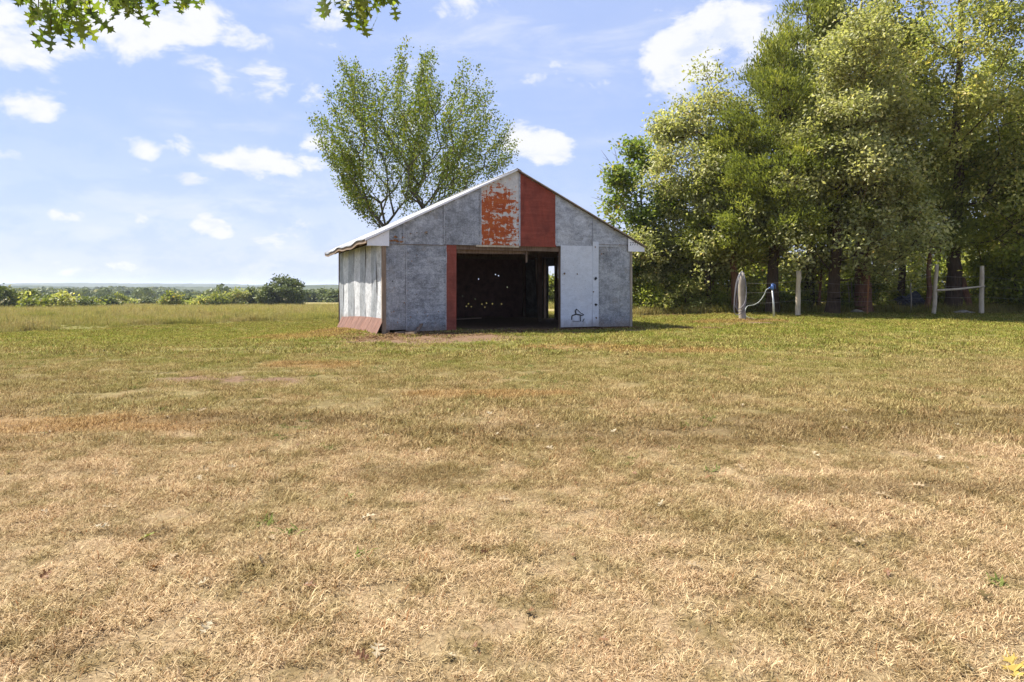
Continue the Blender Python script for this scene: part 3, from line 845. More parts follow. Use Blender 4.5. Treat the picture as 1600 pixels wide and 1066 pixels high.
# roof: two corrugated slopes, the left eave sagging in waves
def slope(s):
    v = []; f = []; ny_ = 160; nu = 10
    y0, y1 = -.12, 10.15
    for lay in (0, 1):
        for i in range(ny_ + 1):
            yv = y0 + (y1 - y0) * i / ny_; cor = .009 * math.sin(yv * 2 * math.pi / .13)
            for j in range(nu + 1):
                t = j / nu; d = t * 5.03
                sag = (.035 * math.sin(yv * 1.25 + .4) - .02 * math.sin(yv * 2.9)) * t ** 4 if s < 0 else 0
                v.append((AP + s * d, yv, AZ - SL * d + .0 + cor + sag - (.016 if lay else 0) + .012))
    T = (ny_ + 1) * (nu + 1); K = nu + 1
    for i in range(ny_):
        for j in range(nu):
            a = i * K + j
            f.append((a, a + 1, a + K + 1, a + K) if s > 0 else (a, a + K, a + K + 1, a + 1))
            f.append((T + a, T + a + K, T + a + K + 1, T + a + 1) if s > 0 else (T + a, T + a + 1, T + a + K + 1, T + a + K))
    for i in range(ny_):
        a = i * K + nu; f.append((a, T + a, T + a + K, a + K))
    for j in range(nu):
        f.append((j, T + j, T + j + 1, j + 1)); a = ny_ * K + j; f.append((a, a + 1, T + a + 1, T + a))
    o = link('roof_slope', pymesh('roof_slope', v, f, True), 'roof', barn)
    return o


ro = [slope(-1), slope(1)]
MB().prism([(AP - .16, AZ - .04), (AP, AZ + .045), (AP + .16, AZ - .04), (AP, AZ + .028)], -.14, 10.17).build('ridge_cap', 'roof', barn)
ul = -.60
MB().prism([(ul, rake(ul) - .045), (AP, AZ - .045), (AP, AZ + .016), (ul, rake(ul) + .016)], -.150, -.124).build('rake_trim', 'white', barn)
uR = BW + .58
MB().prism([(AP, AZ - .035), (uR, rake(uR) - .035), (uR, rake(uR) + .012), (AP, AZ + .012)], -.150, -.124).build('rake_trim', 'eavewood', barn)
# eave boards: fascia following the sag, with purlin laths
for s in (-1, 1):
    ue = AP + s * 4.985; mb = MB()
    seg = np.linspace(-.08, 10.1, 30)
    for a, b in zip(seg[:-1], seg[1:]):
        sg = [(.035 * math.sin(q * 1.25 + .4) - .02 * math.sin(q * 2.9)) * (s < 0) for q in (a, b)]
        mb.beam((ue, a, rake(ue) - .085 + sg[0]), (ue, b, rake(ue) - .085 + sg[1]), .03, .11)
    mb.build('fascia', 'eavewood', barn)
    for d in (4.6, 3.8, 3.0, 2.2, 1.4, .6):
        MB().beam((AP + s * d, -.06, AZ - SL * d - .045), (AP + s * d, 10.0, AZ - SL * d - .045), .09, .03).build('purlin', 'eavewood', barn)
# flared rusty skirt along the left foot, in separate short sheets
for i, v0 in enumerate(np.arange(-.06, 8.2, .62)):
    v1 = v0 + .63; mb = MB(); ga, gb = (float(gz(*[BL[0] - .3 * math.cos(YAW) - q * math.sin(YAW), BL[1] - .3 * math.sin(YAW) + q * math.cos(YAW)])) - .03 for q in (v0, v1))
    b = len(mb.v); sh = .006 * (i % 2)
    vs = [(-.03 - sh, v0, ga + .52), (-.03 - sh, v1, gb + .52), (-.30 - sh, v1 + .01, gb - .04), (-.30 - sh, v0, ga - .04)]
    mb.v += vs + [(x + .006, y, z - .004) for x, y, z in vs]
    mb.f += [(0, 1, 2, 3), (7, 6, 5, 4), (0, 4, 5, 1), (1, 5, 6, 2), (2, 6, 7, 3), (3, 7, 4, 0)]
    mb.build('skirt_sheet', 'skirt', barn)


def BP(u, v, z=0.0):
    """barn frame to world"""
    c, s = math.cos(YAW), math.sin(YAW)
    return (BL[0] + u * c - v * s, BL[1] + u * s + v * c, z)


# loose things about the barn
o = MB().beam((0, 0, 0), (1.15, .15, .03), .13, .035).build('loose_plank', 'plank', None)
o.location = BP(4.3, 6.2, 0); o.location.z = G(o.location.x, o.location.y) + .10; o.rotation_euler = (0, 0, YAW)
tag(o, 'pinkish plank lying on the dark barn floor', 'plank')
for i, (u, v, l, a, mt) in enumerate([(.25, -.42, .55, .5, 'framing'), (.55, -.62, .42, -.7, 'eavewood'), (.95, -.38, .5, 1.4, 'framing')]):
    p = BP(u, v); M = MB().beam((0, 0, 0), (l, 0, .02 + .22 * (i == 2)), .09, .05).beam((.05, .06, .03), (l * .8, .1, .06), .05, .03)
    o = M.build('broken_board', mt); o.location = (p[0], p[1], G(p[0], p[1]) + .03); o.rotation_euler = (0, 0, a)
    tag(o, 'short broken board in the litter by the barn corner', 'board', 'broken boards by the barn corner')

# ------------------------------------------------------------------ fence, hydrant, hoses on the right
def at(px, depth): return ((px - 800) / 1067 * depth, depth)


fence = empty('wire_fence', (9.9, 28.5, G(9.9, 28.5)))
tag(fence, 'wire fence on rough wooden posts along the wood edge', 'fence')


def fpost(px, d, h, r_, mat, lean=(0, 0), name='post', label=None, sides=9):
    x, y = at(px, d); z = G(x, y) - .25
    rr_ = np.random.default_rng(px); n = 8
    pts = [(x + lean[0] * t + rr_.normal(0, .010), y + lean[1] * t + rr_.normal(0, .010), z + (h + .25) * t) for t in np.linspace(0, 1, n)]
    rad = [r_ * (1.12 - .2 * t) * (1 + rr_.normal(0, .045)) for t in np.linspace(0, 1, n)]
    o = MB().tube(pts, rad, sides).build(name, mat, None, True)
    o.parent = fence; o.matrix_parent_inverse = Matrix.Translation(-Vector(fence.location))
    if label: o['label'] = label
    return Vector(pts[-1]), Vector(pts[0])


P = {}
P[1160] = fpost(1160, 28.5, 1.93, .125, 'post', (-.03, 0), label='stout grey post hung with hose')
P[1247] = fpost(1246, 30.5, 2.02, .105, 'palepost', (.06, 0))
P[1357] = fpost(1355, 31.5, 1.78, .035, 'rust', (.07, 0), 'steel_post', 'thin rusty steel post', 6)
P[1424] = fpost(1424, 34, 1.5, .03, 'post', (-.02, 0), 'steel_post', None, 6)
P[1462] = fpost(1459, 31.5, 2.30, .085, 'palepost', (.14, 0))
P[1535] = fpost(1533, 32.0, 2.25, .10, 'palepost', (.05, 0))
P[1640] = fpost(1640, 33, 2.0, .09, 'palepost')
P[1041] = fpost(1041, 37, 1.35, .06, 'post', (.02, 0))
for px, d in ((1329, 34.5), (1334, 34.6)): fpost(px, d, 1.55, .035, 'post', (-.12, 0), 'stake', None, 6)


def inf(o):
    o.parent = fence; o.matrix_parent_inverse = Matrix.Translation(-Vector(fence.location)); return o


a = P[1462]; b = P[1535]
inf(MB().tube([a[1].lerp(a[0], .53) + Vector((0, -.06, 0)), a[1].lerp(a[0], .57).lerp(b[1].lerp(b[0], .57), .5) + Vector((0, -.05, -.02)), b[1].lerp(b[0], .62) + Vector((.1, -.06, 0))], [.055, .048, .042], 7).build('brace_rail', 'palepost', None, True))
seq = [1160, 1247, 1357, 1462, 1535, 1640]
for p0, p1 in zip(seq[:-1], seq[1:]):
    for t in (.42, .62, .8):
        a = P[p0][1].lerp(P[p0][0], t); b = P[p1][1].lerp(P[p1][0], t)
        pts = [a.lerp(b, q) - Vector((0, 0, .05 * math.sin(math.pi * q))) for q in np.linspace(0, 1, 7)]
        inf(MB().tube(pts, .0045, 4).build('wire', 'wire'))

# yard hydrant
hx, hy = at(1209, 29.6); hz = G(hx, hy)
hyd = empty('yard_hydrant', (hx, hy, hz)); tag(hyd, 'yard hydrant with blue head on a pale standpipe', 'hydrant')
MB().tube([(0, 0, -.1), (-.01, 0, .6), (-.06, 0, 1.22)], .034, 10).build('standpipe', 'pipe', hyd, True)
MB().tube([(.06, .02, .0), (.03, .02, .6), (-.03, .02, 1.2)], .012, 6).build('lift_rod', 'pipe', hyd, True)
MB().tube([(-.06, 0, 1.20), (-.06, 0, 1.27), (-.06, 0, 1.36), (-.05, 0, 1.44)], [.05, .075, .07, .045], 10).build('head', 'blue', hyd, True)
MB().tube([(-.08, 0, 1.30), (-.17, -.02, 1.30), (-.23, -.03, 1.25)], [.03, .028, .03], 8).build('spout', 'blue', hyd, True)
MB().tube([(-.12, .0, 1.43), (-.03, 0, 1.46), (.06, 0, 1.42), (.08, 0, 1.24)], [.016, .018, .018, .014], 8).build('handle', 'blue', hyd, True)
# pale hose from the spout, hanging to the left
sp0 = Vector((hx - .23, hy - .03, hz + 1.25))
pts = [sp0, sp0 + Vector((-.10, 0, -.05)), sp0 + Vector((-.20, 0, -.28)), sp0 + Vector((-.40, -.02, -.55)), sp0 + Vector((-.65, -.05, -.70)), sp0 + Vector((-.95, -.1, -.76)), sp0 + Vector((-1.08, -.2, -.95)), sp0 + Vector((-1.05, -.3, -1.20)), sp0 + Vector((-.7, -.45, -1.29))]


def smooth(pts, n=6):
    out = []
    for i in range(len(pts) - 1):
        p0, p1, p2, p3 = pts[max(i - 1, 0)], pts[i], pts[i + 1], pts[min(i + 2, len(pts) - 1)]
        for q in range(n):
            t = q / n
            out.append(.5 * ((2 * p1) + (p2 - p0) * t + (2 * p0 - 5 * p1 + 4 * p2 - p3) * t * t + (3 * p1 - p0 - 3 * p2 + p3) * t ** 3))
    return out + [pts[-1]]


tag(MB().tube(smooth(pts), .017, 8).build('garden_hose', 'palehose', None, True), 'pale hose drooping from the hydrant spout', 'hose')
# dark hose looped over the stout post
top, bot = P[1160]
mb = MB()
for k, (dx, dr) in enumerate([(-.34, .0), (-.27, .03), (-.39, -.05)]):
    c = top + Vector((0, -.02, -.06 + .02 * k)); zl = -1.25 - .14 * (k % 3)
    pts = [c + Vector((.02, .10, -.25)), c + Vector((0, 0, .05)), c + Vector((dx * .5, -.12 - .02 * k, -.12)), c + Vector((dx * .85, -.15 - .02 * k, -.6)), c + Vector((dx, -.16 - .03 * k, zl)),
           c + Vector((dx * .6, -.20, zl - .2)), c + Vector((.05, -.2, zl + .05)), c + Vector((.12, -.17 - .01 * k, -.7)), c + Vector((.06, -.14, -.12)), c + Vector((.0, .02, .06 + .015 * k))]
    mb.tube(smooth(pts, 5), .016, 7)
tag(mb.build('coiled_hose', 'hose', None, True), 'grey hose looped over the stout fence post', 'hose')

# rubbish among the undergrowth
x, y = at(1424, 35.5); z = G(x, y)
mb = bmesh.new(); bmesh.ops.create_icosphere(mb, subdivisions=4, radius=1.0)
for v in mb.verts:
    c = v.co; k = 1 + .18 * math.sin(c.x * 7 + c.y * 5) * math.sin(c.z * 6 + 1) + .10 * math.sin(c.x * 13 + c.z * 11)
    v.co = Vector((c.x * .68 * k, c.y * .5 * k, max(-.15, c.z * .42 * k + .12 * math.sin(c.x * 5))))
me = bpy.data.meshes.new('tarp_heap'); mb.to_mesh(me); mb.free()
o = link('tarp_heap', me, 'darkblue', None, (x, y, z + .52)); tag(o, 'dark bluish heap of crumpled tarpaulin in the brush', 'heap')
MB().tube([(0, 0, -.8), (.1, 0, -.2), (0, .1, .1)], [.5, .45, .2], 10).build('heap_base', 'darkblue', o, True)
x, y = at(1509, 35); z = G(x, y)
o = MB().tube([(.28, 0, -.2), (.15, 0, .5), (-.02, .05, 1.2), (-.12, .05, 1.75)], [.17, .16, .15, .12], 9).tube([(-.12, .05, 1.7), (-.18, .05, 1.86)], [.12, .03], 9).build('broken_snag', 'bark_red', None, True, (x, y, z))
tag(o, 'leaning broken tree snag behind the post brace rail', 'snag')
for i, (px, d, s) in enumerate([(1505, 32.8, .2), (1517, 32.5, .13), (1495, 33, .12), (1340, 33.5, .22)]):
    x, y = at(px, d); bm_ = bmesh.new(); bmesh.ops.create_icosphere(bm_, subdivisions=2, radius=s)
    q = np.random.default_rng(px)
    for v in bm_.verts: v.co = Vector((v.co.x * 1.4, v.co.y, v.co.z * .6)) * q.uniform(.75, 1.15)
    me = bpy.data.meshes.new('rock'); bm_.to_mesh(me); bm_.free()
    tag(link('rock', me, 'stone', None, (x, y, G(x, y) + s * .3)), 'pale rock lying at the foot of the fence', 'rock', 'rocks along the fence')

# ------------------------------------------------------------------ trees of the wood edge
def TX(px, d): return at(px, d)


make_tree('maple_tree', 'bright green round-headed tree with orange tips beside the barn', 'tree', TX(1003, 38), 9.9, [(.22, 1.2), (.38, 1.9), (.6, 2.1), (.82, 1.6), (1, .5)], 'maple', 'bark', 237, 71, (0.224, 0.162), .16, seed=1, boughs=20, sig=.33)
make_tree('oak_tree', 'grey-green oak with rounded top left of the cedars', 'tree', TX(1104, 35.6), 13.0, [(.20, 2.6), (.30, 3.1), (.5, 2.6), (.78, 1.9), (1, .7)], 'oakpale', 'bark', 412, 71, (0.190, 0.110), .2, seed=2, boughs=30)
make_tree('cedar_tree', 'short dense cedar with a reddish trunk behind the hose post', 'tree', TX(1150, 34.5), 9.0, [(.30, 1.5), (.45, 2.1), (.7, 1.6), (1, .25)], 'cedar', 'bark_red', 300, 89, (0.224, 0.070), .24, style='cedar', seed=3, sig=.24, trunk_top=.95, lean=(-.35, 0))
make_tree('cedar_tree', 'broad dark cedar with a thick dark trunk behind the hydrant', 'tree', TX(1206, 33.5), 14.0, [(.24, 2.8), (.33, 3.4), (.5, 2.7), (.78, 1.7), (1, .4)], 'cedar', 'bark', 525, 104, (0.235, 0.070), .31, style='cedar', seed=4, sig=.27, boughs=36, trunk_top=.97, lean=(.3, 0))
make_tree('cedar_tree', 'tallest narrow cedar with an open spire above the others', 'tree', TX(1262, 35.5), 18.5, [(.22, 2.6), (.4, 2.6), (.62, 2.0), (.76, 1.4), (.9, .8), (1, .2)], 'cedar', 'bark', 475, 85, (0.246, 0.070), .26, style='cedar', seed=5, sig=.25, boughs=40, trunk_top=.98)
make_tree('oak_tree', 'pale sunlit oak with low sweeping boughs behind the fence post', 'tree', TX(1300, 32.2), 13.2, [(.16, 2.7), (.25, 3.6), (.45, 3.2), (.72, 2.4), (1, .8)], 'oakpale', 'bark', 537, 81, (0.190, 0.110), .3, seed=6, boughs=36, lean=(.2, -1.5))
make_tree('oak_tree', 'tall dense oak with a wide split reddish trunk', 'tree', TX(1349, 34.2), 17.0, [(.22, 2.2), (.36, 3.0), (.62, 2.5), (.85, 1.7), (1, .7)], 'oak', 'bark_red', 412, 81, (0.190, 0.105), .40, seed=7, sig=.28, boughs=36, trunk_top=.97)
make_tree('oak_tree', 'largest oak with a tall bare dark trunk and open crown', 'tree', TX(1486, 34.6), 19.0, [(.23, 3.4), (.33, 4.8), (.55, 4.8), (.8, 4.0), (1, 2.2)], 'oak', 'bark', 700, 73, (0.196, 0.110), .36, seed=8, boughs=46, trunk_top=.97, lean=(-.5, -1.0), flat=.55)
make_tree('oak_tree', 'pale oak filling the gap between split trunk and largest oak', 'tree', TX(1408, 36.5), 15.5, [(.22, 2.4), (.42, 3.1), (.7, 2.8), (1, 1.2)], 'oakpale', 'bark', 375, 75, (0.190, 0.110), .2, seed=9, boughs=26)
make_tree('cedar_tree', 'slender cedar with a thin brown trunk beside the largest oak', 'tree', TX(1449, 34.0), 8.2, [(.34, .9), (.55, 1.5), (.8, 1.0), (1, .2)], 'cedar', 'bark_red', 162, 75, (0.224, 0.070), .14, style='cedar', seed=10, sig=.25, boughs=14, lean=(.25, 0))
make_tree('hickory_tree', 'yellow-green leafy tree at the far end of the fence', 'tree', TX(1612, 34.0), 11.5, [(.12, 1.8), (.35, 2.9), (.65, 2.7), (1, .7)], 'yellowgreen', 'bark', 375, 71, (0.224, 0.128), .2, seed=11, boughs=26)
make_tree('oak_tree', 'dark green oak behind the far end of the fence', 'tree', TX(1568, 39), 14.5, [(.15, 2.0), (.45, 3.2), (.75, 2.8), (1, .8)], 'oak', 'bark', 375, 71, (0.213, 0.128), .22, seed=12, boughs=26)
make_tree('oak_tree', 'oak just outside the yellow-green tree', 'tree', TX(1720, 34), 16, [(.15, 2.0), (.45, 3.6), (.75, 3.2), (1, .8)], 'oak', 'bark', 325, 71, (0.224, 0.139), .25, seed=13, boughs=26)
# back row that closes the wood
for i, (px, d, h) in enumerate([(978, 50, 3.8), (1025, 51, 4.4), (1075, 50, 5.0), (1120, 51, 4.6), (1180, 50, 5.2), (1235, 51, 5.6), (1290, 50, 5.2), (1345, 51, 5.8), (1400, 50, 5.2), (1460, 51, 5.8), (1520, 50, 5.4), (1580, 51, 6.0), (1645, 50, 6.4), (1710, 50, 6.4)]):
    make_tree('background_tree', ('bright yellow-green tree deep in the wood', 'olive green brushy tree deep in the wood', 'dull green young oak deep in the wood')[i % 3], 'tree', TX(px, d), h, [(.04, 1.6), (.3, 2.2), (.65, 2.1), (1, .5)], ('yellowgreen', 'brush', 'oak')[i % 3], 'bark', 120, 48, (.30, .19), .15, group='trees deep in the wood', seed=30 + i, boughs=16, sig=.42, sides=5)
# slim trunks inside the shade
for i, (px, d, h, r0, mt, lab) in enumerate([(1001, 37, 4.2, .07, 'bark_red', 'thin reddish sapling nearest the barn wall'), (1016, 37.6, 4.8, .12, 'bark', 'dark sapling with a rough trunk near the barn'),
                                            (1079, 36.4, 5.2, .15, 'bark', 'twin dark young oak under the grey-green oak'), (1112, 36.8, 4.2, .08, 'bark_red', 'young oak with a short brown trunk'),
                                            (1277, 34.6, 4.4, .10, 'bark_red', 'leaning brown young oak left of the pale oak trunk'), (1053, 37.3, 4.0, .08, 'bark', 'dark young oak behind the low grey post')]):
    make_tree('young_oak', lab, 'tree', TX(px, d), h, [(.42, .6), (.65, 1.4), (.85, 1.2), (1, .4)], ('oakpale', 'brush')[i % 2], mt, 70, 60, (.18, .10), r0, seed=60 + i, boughs=9, lean=((.25, -.1, .2, -.1, .35, .1)[i], 0), sides=7)


def shrub(name, label, base, h, w, mat, n, nleaf, leaf, group=None, seed=0, cat='shrub', sides=4, sig=.2):
    return make_tree(name, label, cat, base, h, [(.02, w * .45), (.3, w * .55), (.7, w * .45), (1, w * .15)], mat, 'bark', n, nleaf, leaf, .035 * h, group, seed=seed, boughs=8, sig=sig, sides=sides, trunk_top=.8)


sr = np.random.default_rng(77)
for i, px in enumerate(range(985, 1680, 27)):
    d = 35.6 + sr.uniform(-.6, 1.8); h = sr.uniform(1.1, 2.6)
    if 1400 < px < 1450: d, h = 37.4, 1.9
    shrub('understory_bush', ('olive bush in the undergrowth behind the fence', 'bright yellow-green bush in the undergrowth behind the fence', 'olive bush in the undergrowth behind the fence', 'dull green oak scrub in the undergrowth behind the fence')[i % 4], TX(px + sr.uniform(-8, 8), d), h, sr.uniform(1.3, 2.2), ('brush', 'yellowgreen', 'brush', 'oak')[i % 4], 46, 42, (.16, .10), 'bushes in the undergrowth', 200 + i)
shrub('orange_sapling', 'small sapling with an orange leafy tip near the barn', TX(1055, 36.0), 1.75, .5, 'orange', 7, 22, (.12, .09), None, 260, 'sapling', 4, .08)
# bare twigs reaching left out of the maple
mt = MB()
r_ = np.random.default_rng(5); bx, by = TX(985, 37.5); bz = G(bx, by)
for (px, py), (qx, qy) in [((985, 300), (938, 236)), ((990, 325), (922, 309)), ((975, 285), (958, 232)), ((970, 300), (935, 262)), ((985, 330), (948, 290))]:
    pz = [1.45 + (448 - q) / 1067 * 37.5 for q in (py, qy)]; a = Vector((TX(px, 37.5)[0], 37.5, pz[0])); b = Vector((TX(qx, 37.5)[0], 37.2, pz[1]))
    root_ = Vector((TX(1003, 38)[0], 37.9, pz[0] - .9)); pts = [root_, a] + [a.lerp(b, t) + Vector(r_.normal(0, .05, 3)) for t in (.3, .6, .85)] + [b]
    mt.tube(pts, [.04, .03, .022, .016, .011, .005], 5)
    for t in (.35, .55, .75):
        s = a.lerp(b, t); mt.tube([s, s + Vector((-.3, 0, .25)) * r_.uniform(.5, 1.3) + Vector(r_.normal(0, .08, 3))], [.011, .004], 4)
mp_tree = bpy.data.objects['maple_tree']; o = mt.build('dead_limb', 'deadwood', None, True)
o.parent = mp_tree; o.matrix_parent_inverse = Matrix.Translation(-Vector(mp_tree.location)); o['label'] = 'bare grey twigs sticking out'

# ------------------------------------------------------------------ vase-shaped elm behind the barn
def elm():
    r = np.random.default_rng(41); x, y = at(632, 34.8); z0 = G(x, y) - .1
    root = empty('elm_tree', (x, y, z0)); tag(root, 'vase-shaped sparse elm with fanning stems behind the barn', 'tree')
    fork = np.array([0, 0, 3.5]); sc = 34.8 / 1067
    angs = np.radians([-75, -56, -40, -28, -18, -5, 6, 15, 23, 32, 42, 50, 60, 75]); lens = np.array([40, 90, 176, 232, 262, 262, 282, 268, 280, 255, 222, 195, 165, 60]) * sc + 1.0
    mb = MB(); LP = []; LD = []
    mb.tube([(0, 0, 0), (.03, 0, 1.5), (0, 0, 3.0), (0, 0, 3.7)], [.30, .24, .22, .2], 9)

    def twig(p, d, ln, dens):
        q = p + d * ln + r.normal(0, .08, 3); m = (p + q) / 2 + r.normal(0, .05, 3)
        mb.tube([p, m, q], [.010, .007, .004], 4, False)
        for t in np.linspace(.12, 1.02, max(3, int(ln * dens))):
            c = p + (q - p) * t
            for _ in range(3): LP.append(c + r.normal(0, .085, 3)); LD.append(nz(d * .6 + r.normal(0, .6, 3)))
    M = 520
    ns = 17; own = r.integers(0, ns, M); saz = np.arange(ns) * 2.39996 + .4; stl = np.radians(47) * np.sqrt((np.arange(ns) + .5) / ns)
    az = saz[own]; tl = stl[own]
    dv = np.stack([np.sin(tl) * np.cos(az), np.sin(tl) * np.sin(az) * .85, np.cos(tl)], 1); dv = nz(nz(dv) + r.normal(0, .085, (M, 3)))
    a2 = np.arctan2(dv[:, 0], dv[:, 2]); Rm = np.interp(a2, angs, lens) * (1 - .22 * np.abs(dv[:, 1])) * (.97 + .06 * np.sin(a2 * 19) + .04 * np.sin(az * 7))
    fr2 = .34 + .65 * r.random(M) ** .62; C = fork + dv * (Rm * fr2)[:, None]
    C[:, 2] -= .25 * np.sin(tl) * (1 - fr2) * Rm * .5
    order = np.argsort(Rm * fr2); nodes = [np.array([0, 0, 0.]), np.array([.03, 0, 1.5]), np.array([0, 0, 2.8]), fork]; par = [-1, 0, 1, 2]
    for k in order:
        c = C[k]; A = np.array(nodes[2:]); v = c - A; ds = np.linalg.norm(v, axis=1); rad = nz(c - fork + 1e-6)
        cosv = (v @ (dv[k])) / np.maximum(ds, 1e-6); cost = ds * (1 + 2.2 * np.maximum(0, .93 - cosv)) + np.where(cosv < .2, 5, 0)
        j = int(np.argmin(cost)) + 2; m = max(1, min(8, int(ds[j - 2] / .5))); prev = j; a = nodes[j]; wob = r.normal(0, .045 * ds[j - 2], 3)
        for q in range(1, m + 1):
            t = q / m; nodes.append(a + (c - a) * t + (wob + dv[k] * 0) * math.sin(math.pi * t) * (q < m)); par.append(prev); prev = len(nodes) - 1
    wm = wood_mesh('trunk', np.array(nodes), np.array(par), .0125, .52, 6, .32)
    for k in range(M):
        ln = .75; n_ = r.poisson(10 + 125 * fr2[k] ** 1.7)
        t = r.uniform(-.95, .6, n_)[:, None]
        pp = C[k] + dv[k] * t + r.normal(0, .135, (n_, 3)); LP += list(pp); LD += list(nz(dv[k] * .5 + r.normal(0, .65, (n_, 3))))
    link('trunk', wm, 'bark_elm', root)
    LP = np.array(LP); LD = np.array(LD); N = len(LP)
    Nr = nz(r.normal(0, .7, (N, 3)) + np.array([0, 0, .6]))
    link('crown', leaf_quads(LP, LD, Nr, .130 * r.uniform(.6, 1.2, N), .085 * r.uniform(.7, 1.2, N), r.random(N), 'crown'), 'elm', root)
    return root


elm()

# ------------------------------------------------------------------ pin oak whose limb hangs over the top of the view
def pin_oak_leaf():
    half = [(0, 0), (.012, .0), (.02, .22), (.11, .20), (.20, .14), (.16, .26), (.24, .30), (.10, .34), (.05, .40), (.06, .46), (.20, .48), (.36, .46), (.27, .55), (.36, .62), (.16, .62), (.07, .66), (.07, .72), (.16, .78), (.25, .82), (.15, .85), (.12, .92), (.05, .90), (0, 1.05)]
    return half


def overhead_oak():
    r = np.random.default_rng(9); bx, by = -4.6, -3.2; z0 = G(bx, by) - .1
    root = empty('pin_oak_tree', (bx, by, z0)); tag(root, 'pin oak whose lobed leaf sprays hang against the sky', 'tree')
    mb = MB(); LP = []; LDs = []

    def W2(px, py, d): return np.array([(px - 800) / 1067 * d - bx, d - by, 1.45 + (448 - py) / 1067 * d - z0])
    mb.tube([(0, 0, -.2), (.05, 0, 2.0), (0, .1, 5.2), (.05, .2, 8.0), (0, .1, 11.5)], [.42, .32, .28, .2, .06], 12)
    limb = [np.array(p) for p in [(.03, .15, 4.0), (.6, 2.0, 4.6), (1.5, 4.0, 4.7), (2.3, 5.2, 4.3), (2.75, 5.75, 3.8)]]
    mb.tube([tuple(p) for p in limb], [.12, .08, .05, .025, .010], 8)
    lb2 = [np.array(p) for p in [(.6, 2.0, 4.6), (2.1, 3.9, 4.8), (3.4, 5.2, 4.4), (3.9, 5.75, 3.8)]]
    mb.tube([tuple(p) for p in lb2], [.05, .035, .02, .010], 7)
    limb2 = [(-.1, 0, 5.2), (-2.0, -1.2, 6.6), (-3.6, -2.6, 7.4)]; mb.tube(limb2, [.13, .08, .03], 7)
    limb3 = [(-.1, -.1, 6.2), (1.0, -2.0, 7.8), (1.6, -3.6, 8.6)]; mb.tube(limb3, [.11, .07, .03], 7)
    hubs = {}

    def spray(tip, n, ln=.098, spread=.064):
        tip = np.array(tip); left = tip[0] < 3.45; st = np.array(limb[-1] if left else lb2[-1]); hub = np.array([tip[0] * .6 + .4 * st[0], tip[1] * .7 + .3 * st[1], 3.2])
        m = hub * .75 + .25 * tip
        pts = smooth([Vector(st), Vector((st + hub) / 2 + np.array([0, .05, .06])), Vector(m), Vector(tip)], 4)
        mb.tube(pts, [.006 - .0042 * k / (len(pts) - 1) for k in range(len(pts))], 5)
        for k in range(n):
            t = 1 - .22 * r.random() ** 1.3; c = np.array([np.interp(t * (len(pts) - 1), range(len(pts)), [p[i] for p in pts]) for i in range(3)])
            LP.append(c + r.normal(0, spread, 3) * np.array([1, 1, .5]) * .5); LDs.append((nz(np.array([r.normal(0, .65), r.normal(0, .65), -1.0])), ln * r.uniform(.75, 1.15)))
    for px, py, d, n in [(80, 40, 7.0, 13), (60, 12, 7.1, 10), (100, 18, 6.8, 12), (130, 30, 7.2, 10), (142, 10, 7.0, 7), (110, 45, 7.0, 5), (45, -10, 7.0, 9), (195, -2, 6.9, 10), (222, 2, 7.0, 9), (180, -20, 7, 9), (275, -12, 7.2, 6), (300, -22, 7.2, 6),
                         (550, 8, 6.9, 12), (575, 12, 7.0, 10), (562, -4, 7, 10), (585, -12, 7.1, 8), (505, -14, 7, 5), (610, -14, 7, 5), (568, 30, 7.0, 2), (20, -30, 7, 6), (240, -35, 7, 6), (420, -45, 7, 6), (530, -35, 7, 8), (640, -36, 7, 6)]:
        spray(W2(px, py + 9, d * .425), n + 3)
    # rest of the crown, above and behind
    ext = []
    for (a, b_) in ((limb2, 70), (limb3, 70), ([(-.2, -.3, 8.0), (-.3, -.4, 10.5)], 90)):
        a = np.array(a, float)
        for _ in range(b_):
            t = r.uniform(.35, 1.05) * (len(a) - 1); c = np.array([np.interp(t, range(len(a)), a[:, k]) for k in range(3)]) + r.normal(0, .6, 3)
            for _ in range(7): LP.append(c + r.normal(0, .22, 3)); LDs.append((nz(r.normal(0, .6, 3) + np.array([0, 0, -.6])), .13 * r.uniform(.7, 1.15)))
    link('trunk', pymesh('trunk', mb.v, mb.f, True), 'bark', root)
    half = pin_oak_leaf(); out = [(x, y) for x, y in half] + [(-x, y) for x, y in reversed(half[1:-1])]; K = len(out)
    V = []; F = []; rnd = []
    for i, (p, (d, ln)) in enumerate(zip(LP, LDs)):
        nn = nz(r.normal(0, 1, 3) + np.array([0, -.3, .2])); s = nz(np.cross(d, nn)); u = np.cross(s, d); cv = r.uniform(.05, .3)
        for (x, y) in out:
            V.append(p + d * y * ln + s * x * ln * 1.05 + u * ln * (cv * abs(x) - .25 * cv * y * y))
        F.append(tuple(range(i * K, i * K + K))); rnd.append(r.random())
    me = pymesh('crown', [tuple(v) for v in V], F, False, rnd)
    link('crown', me, 'near_oak', root)


overhead_oak()

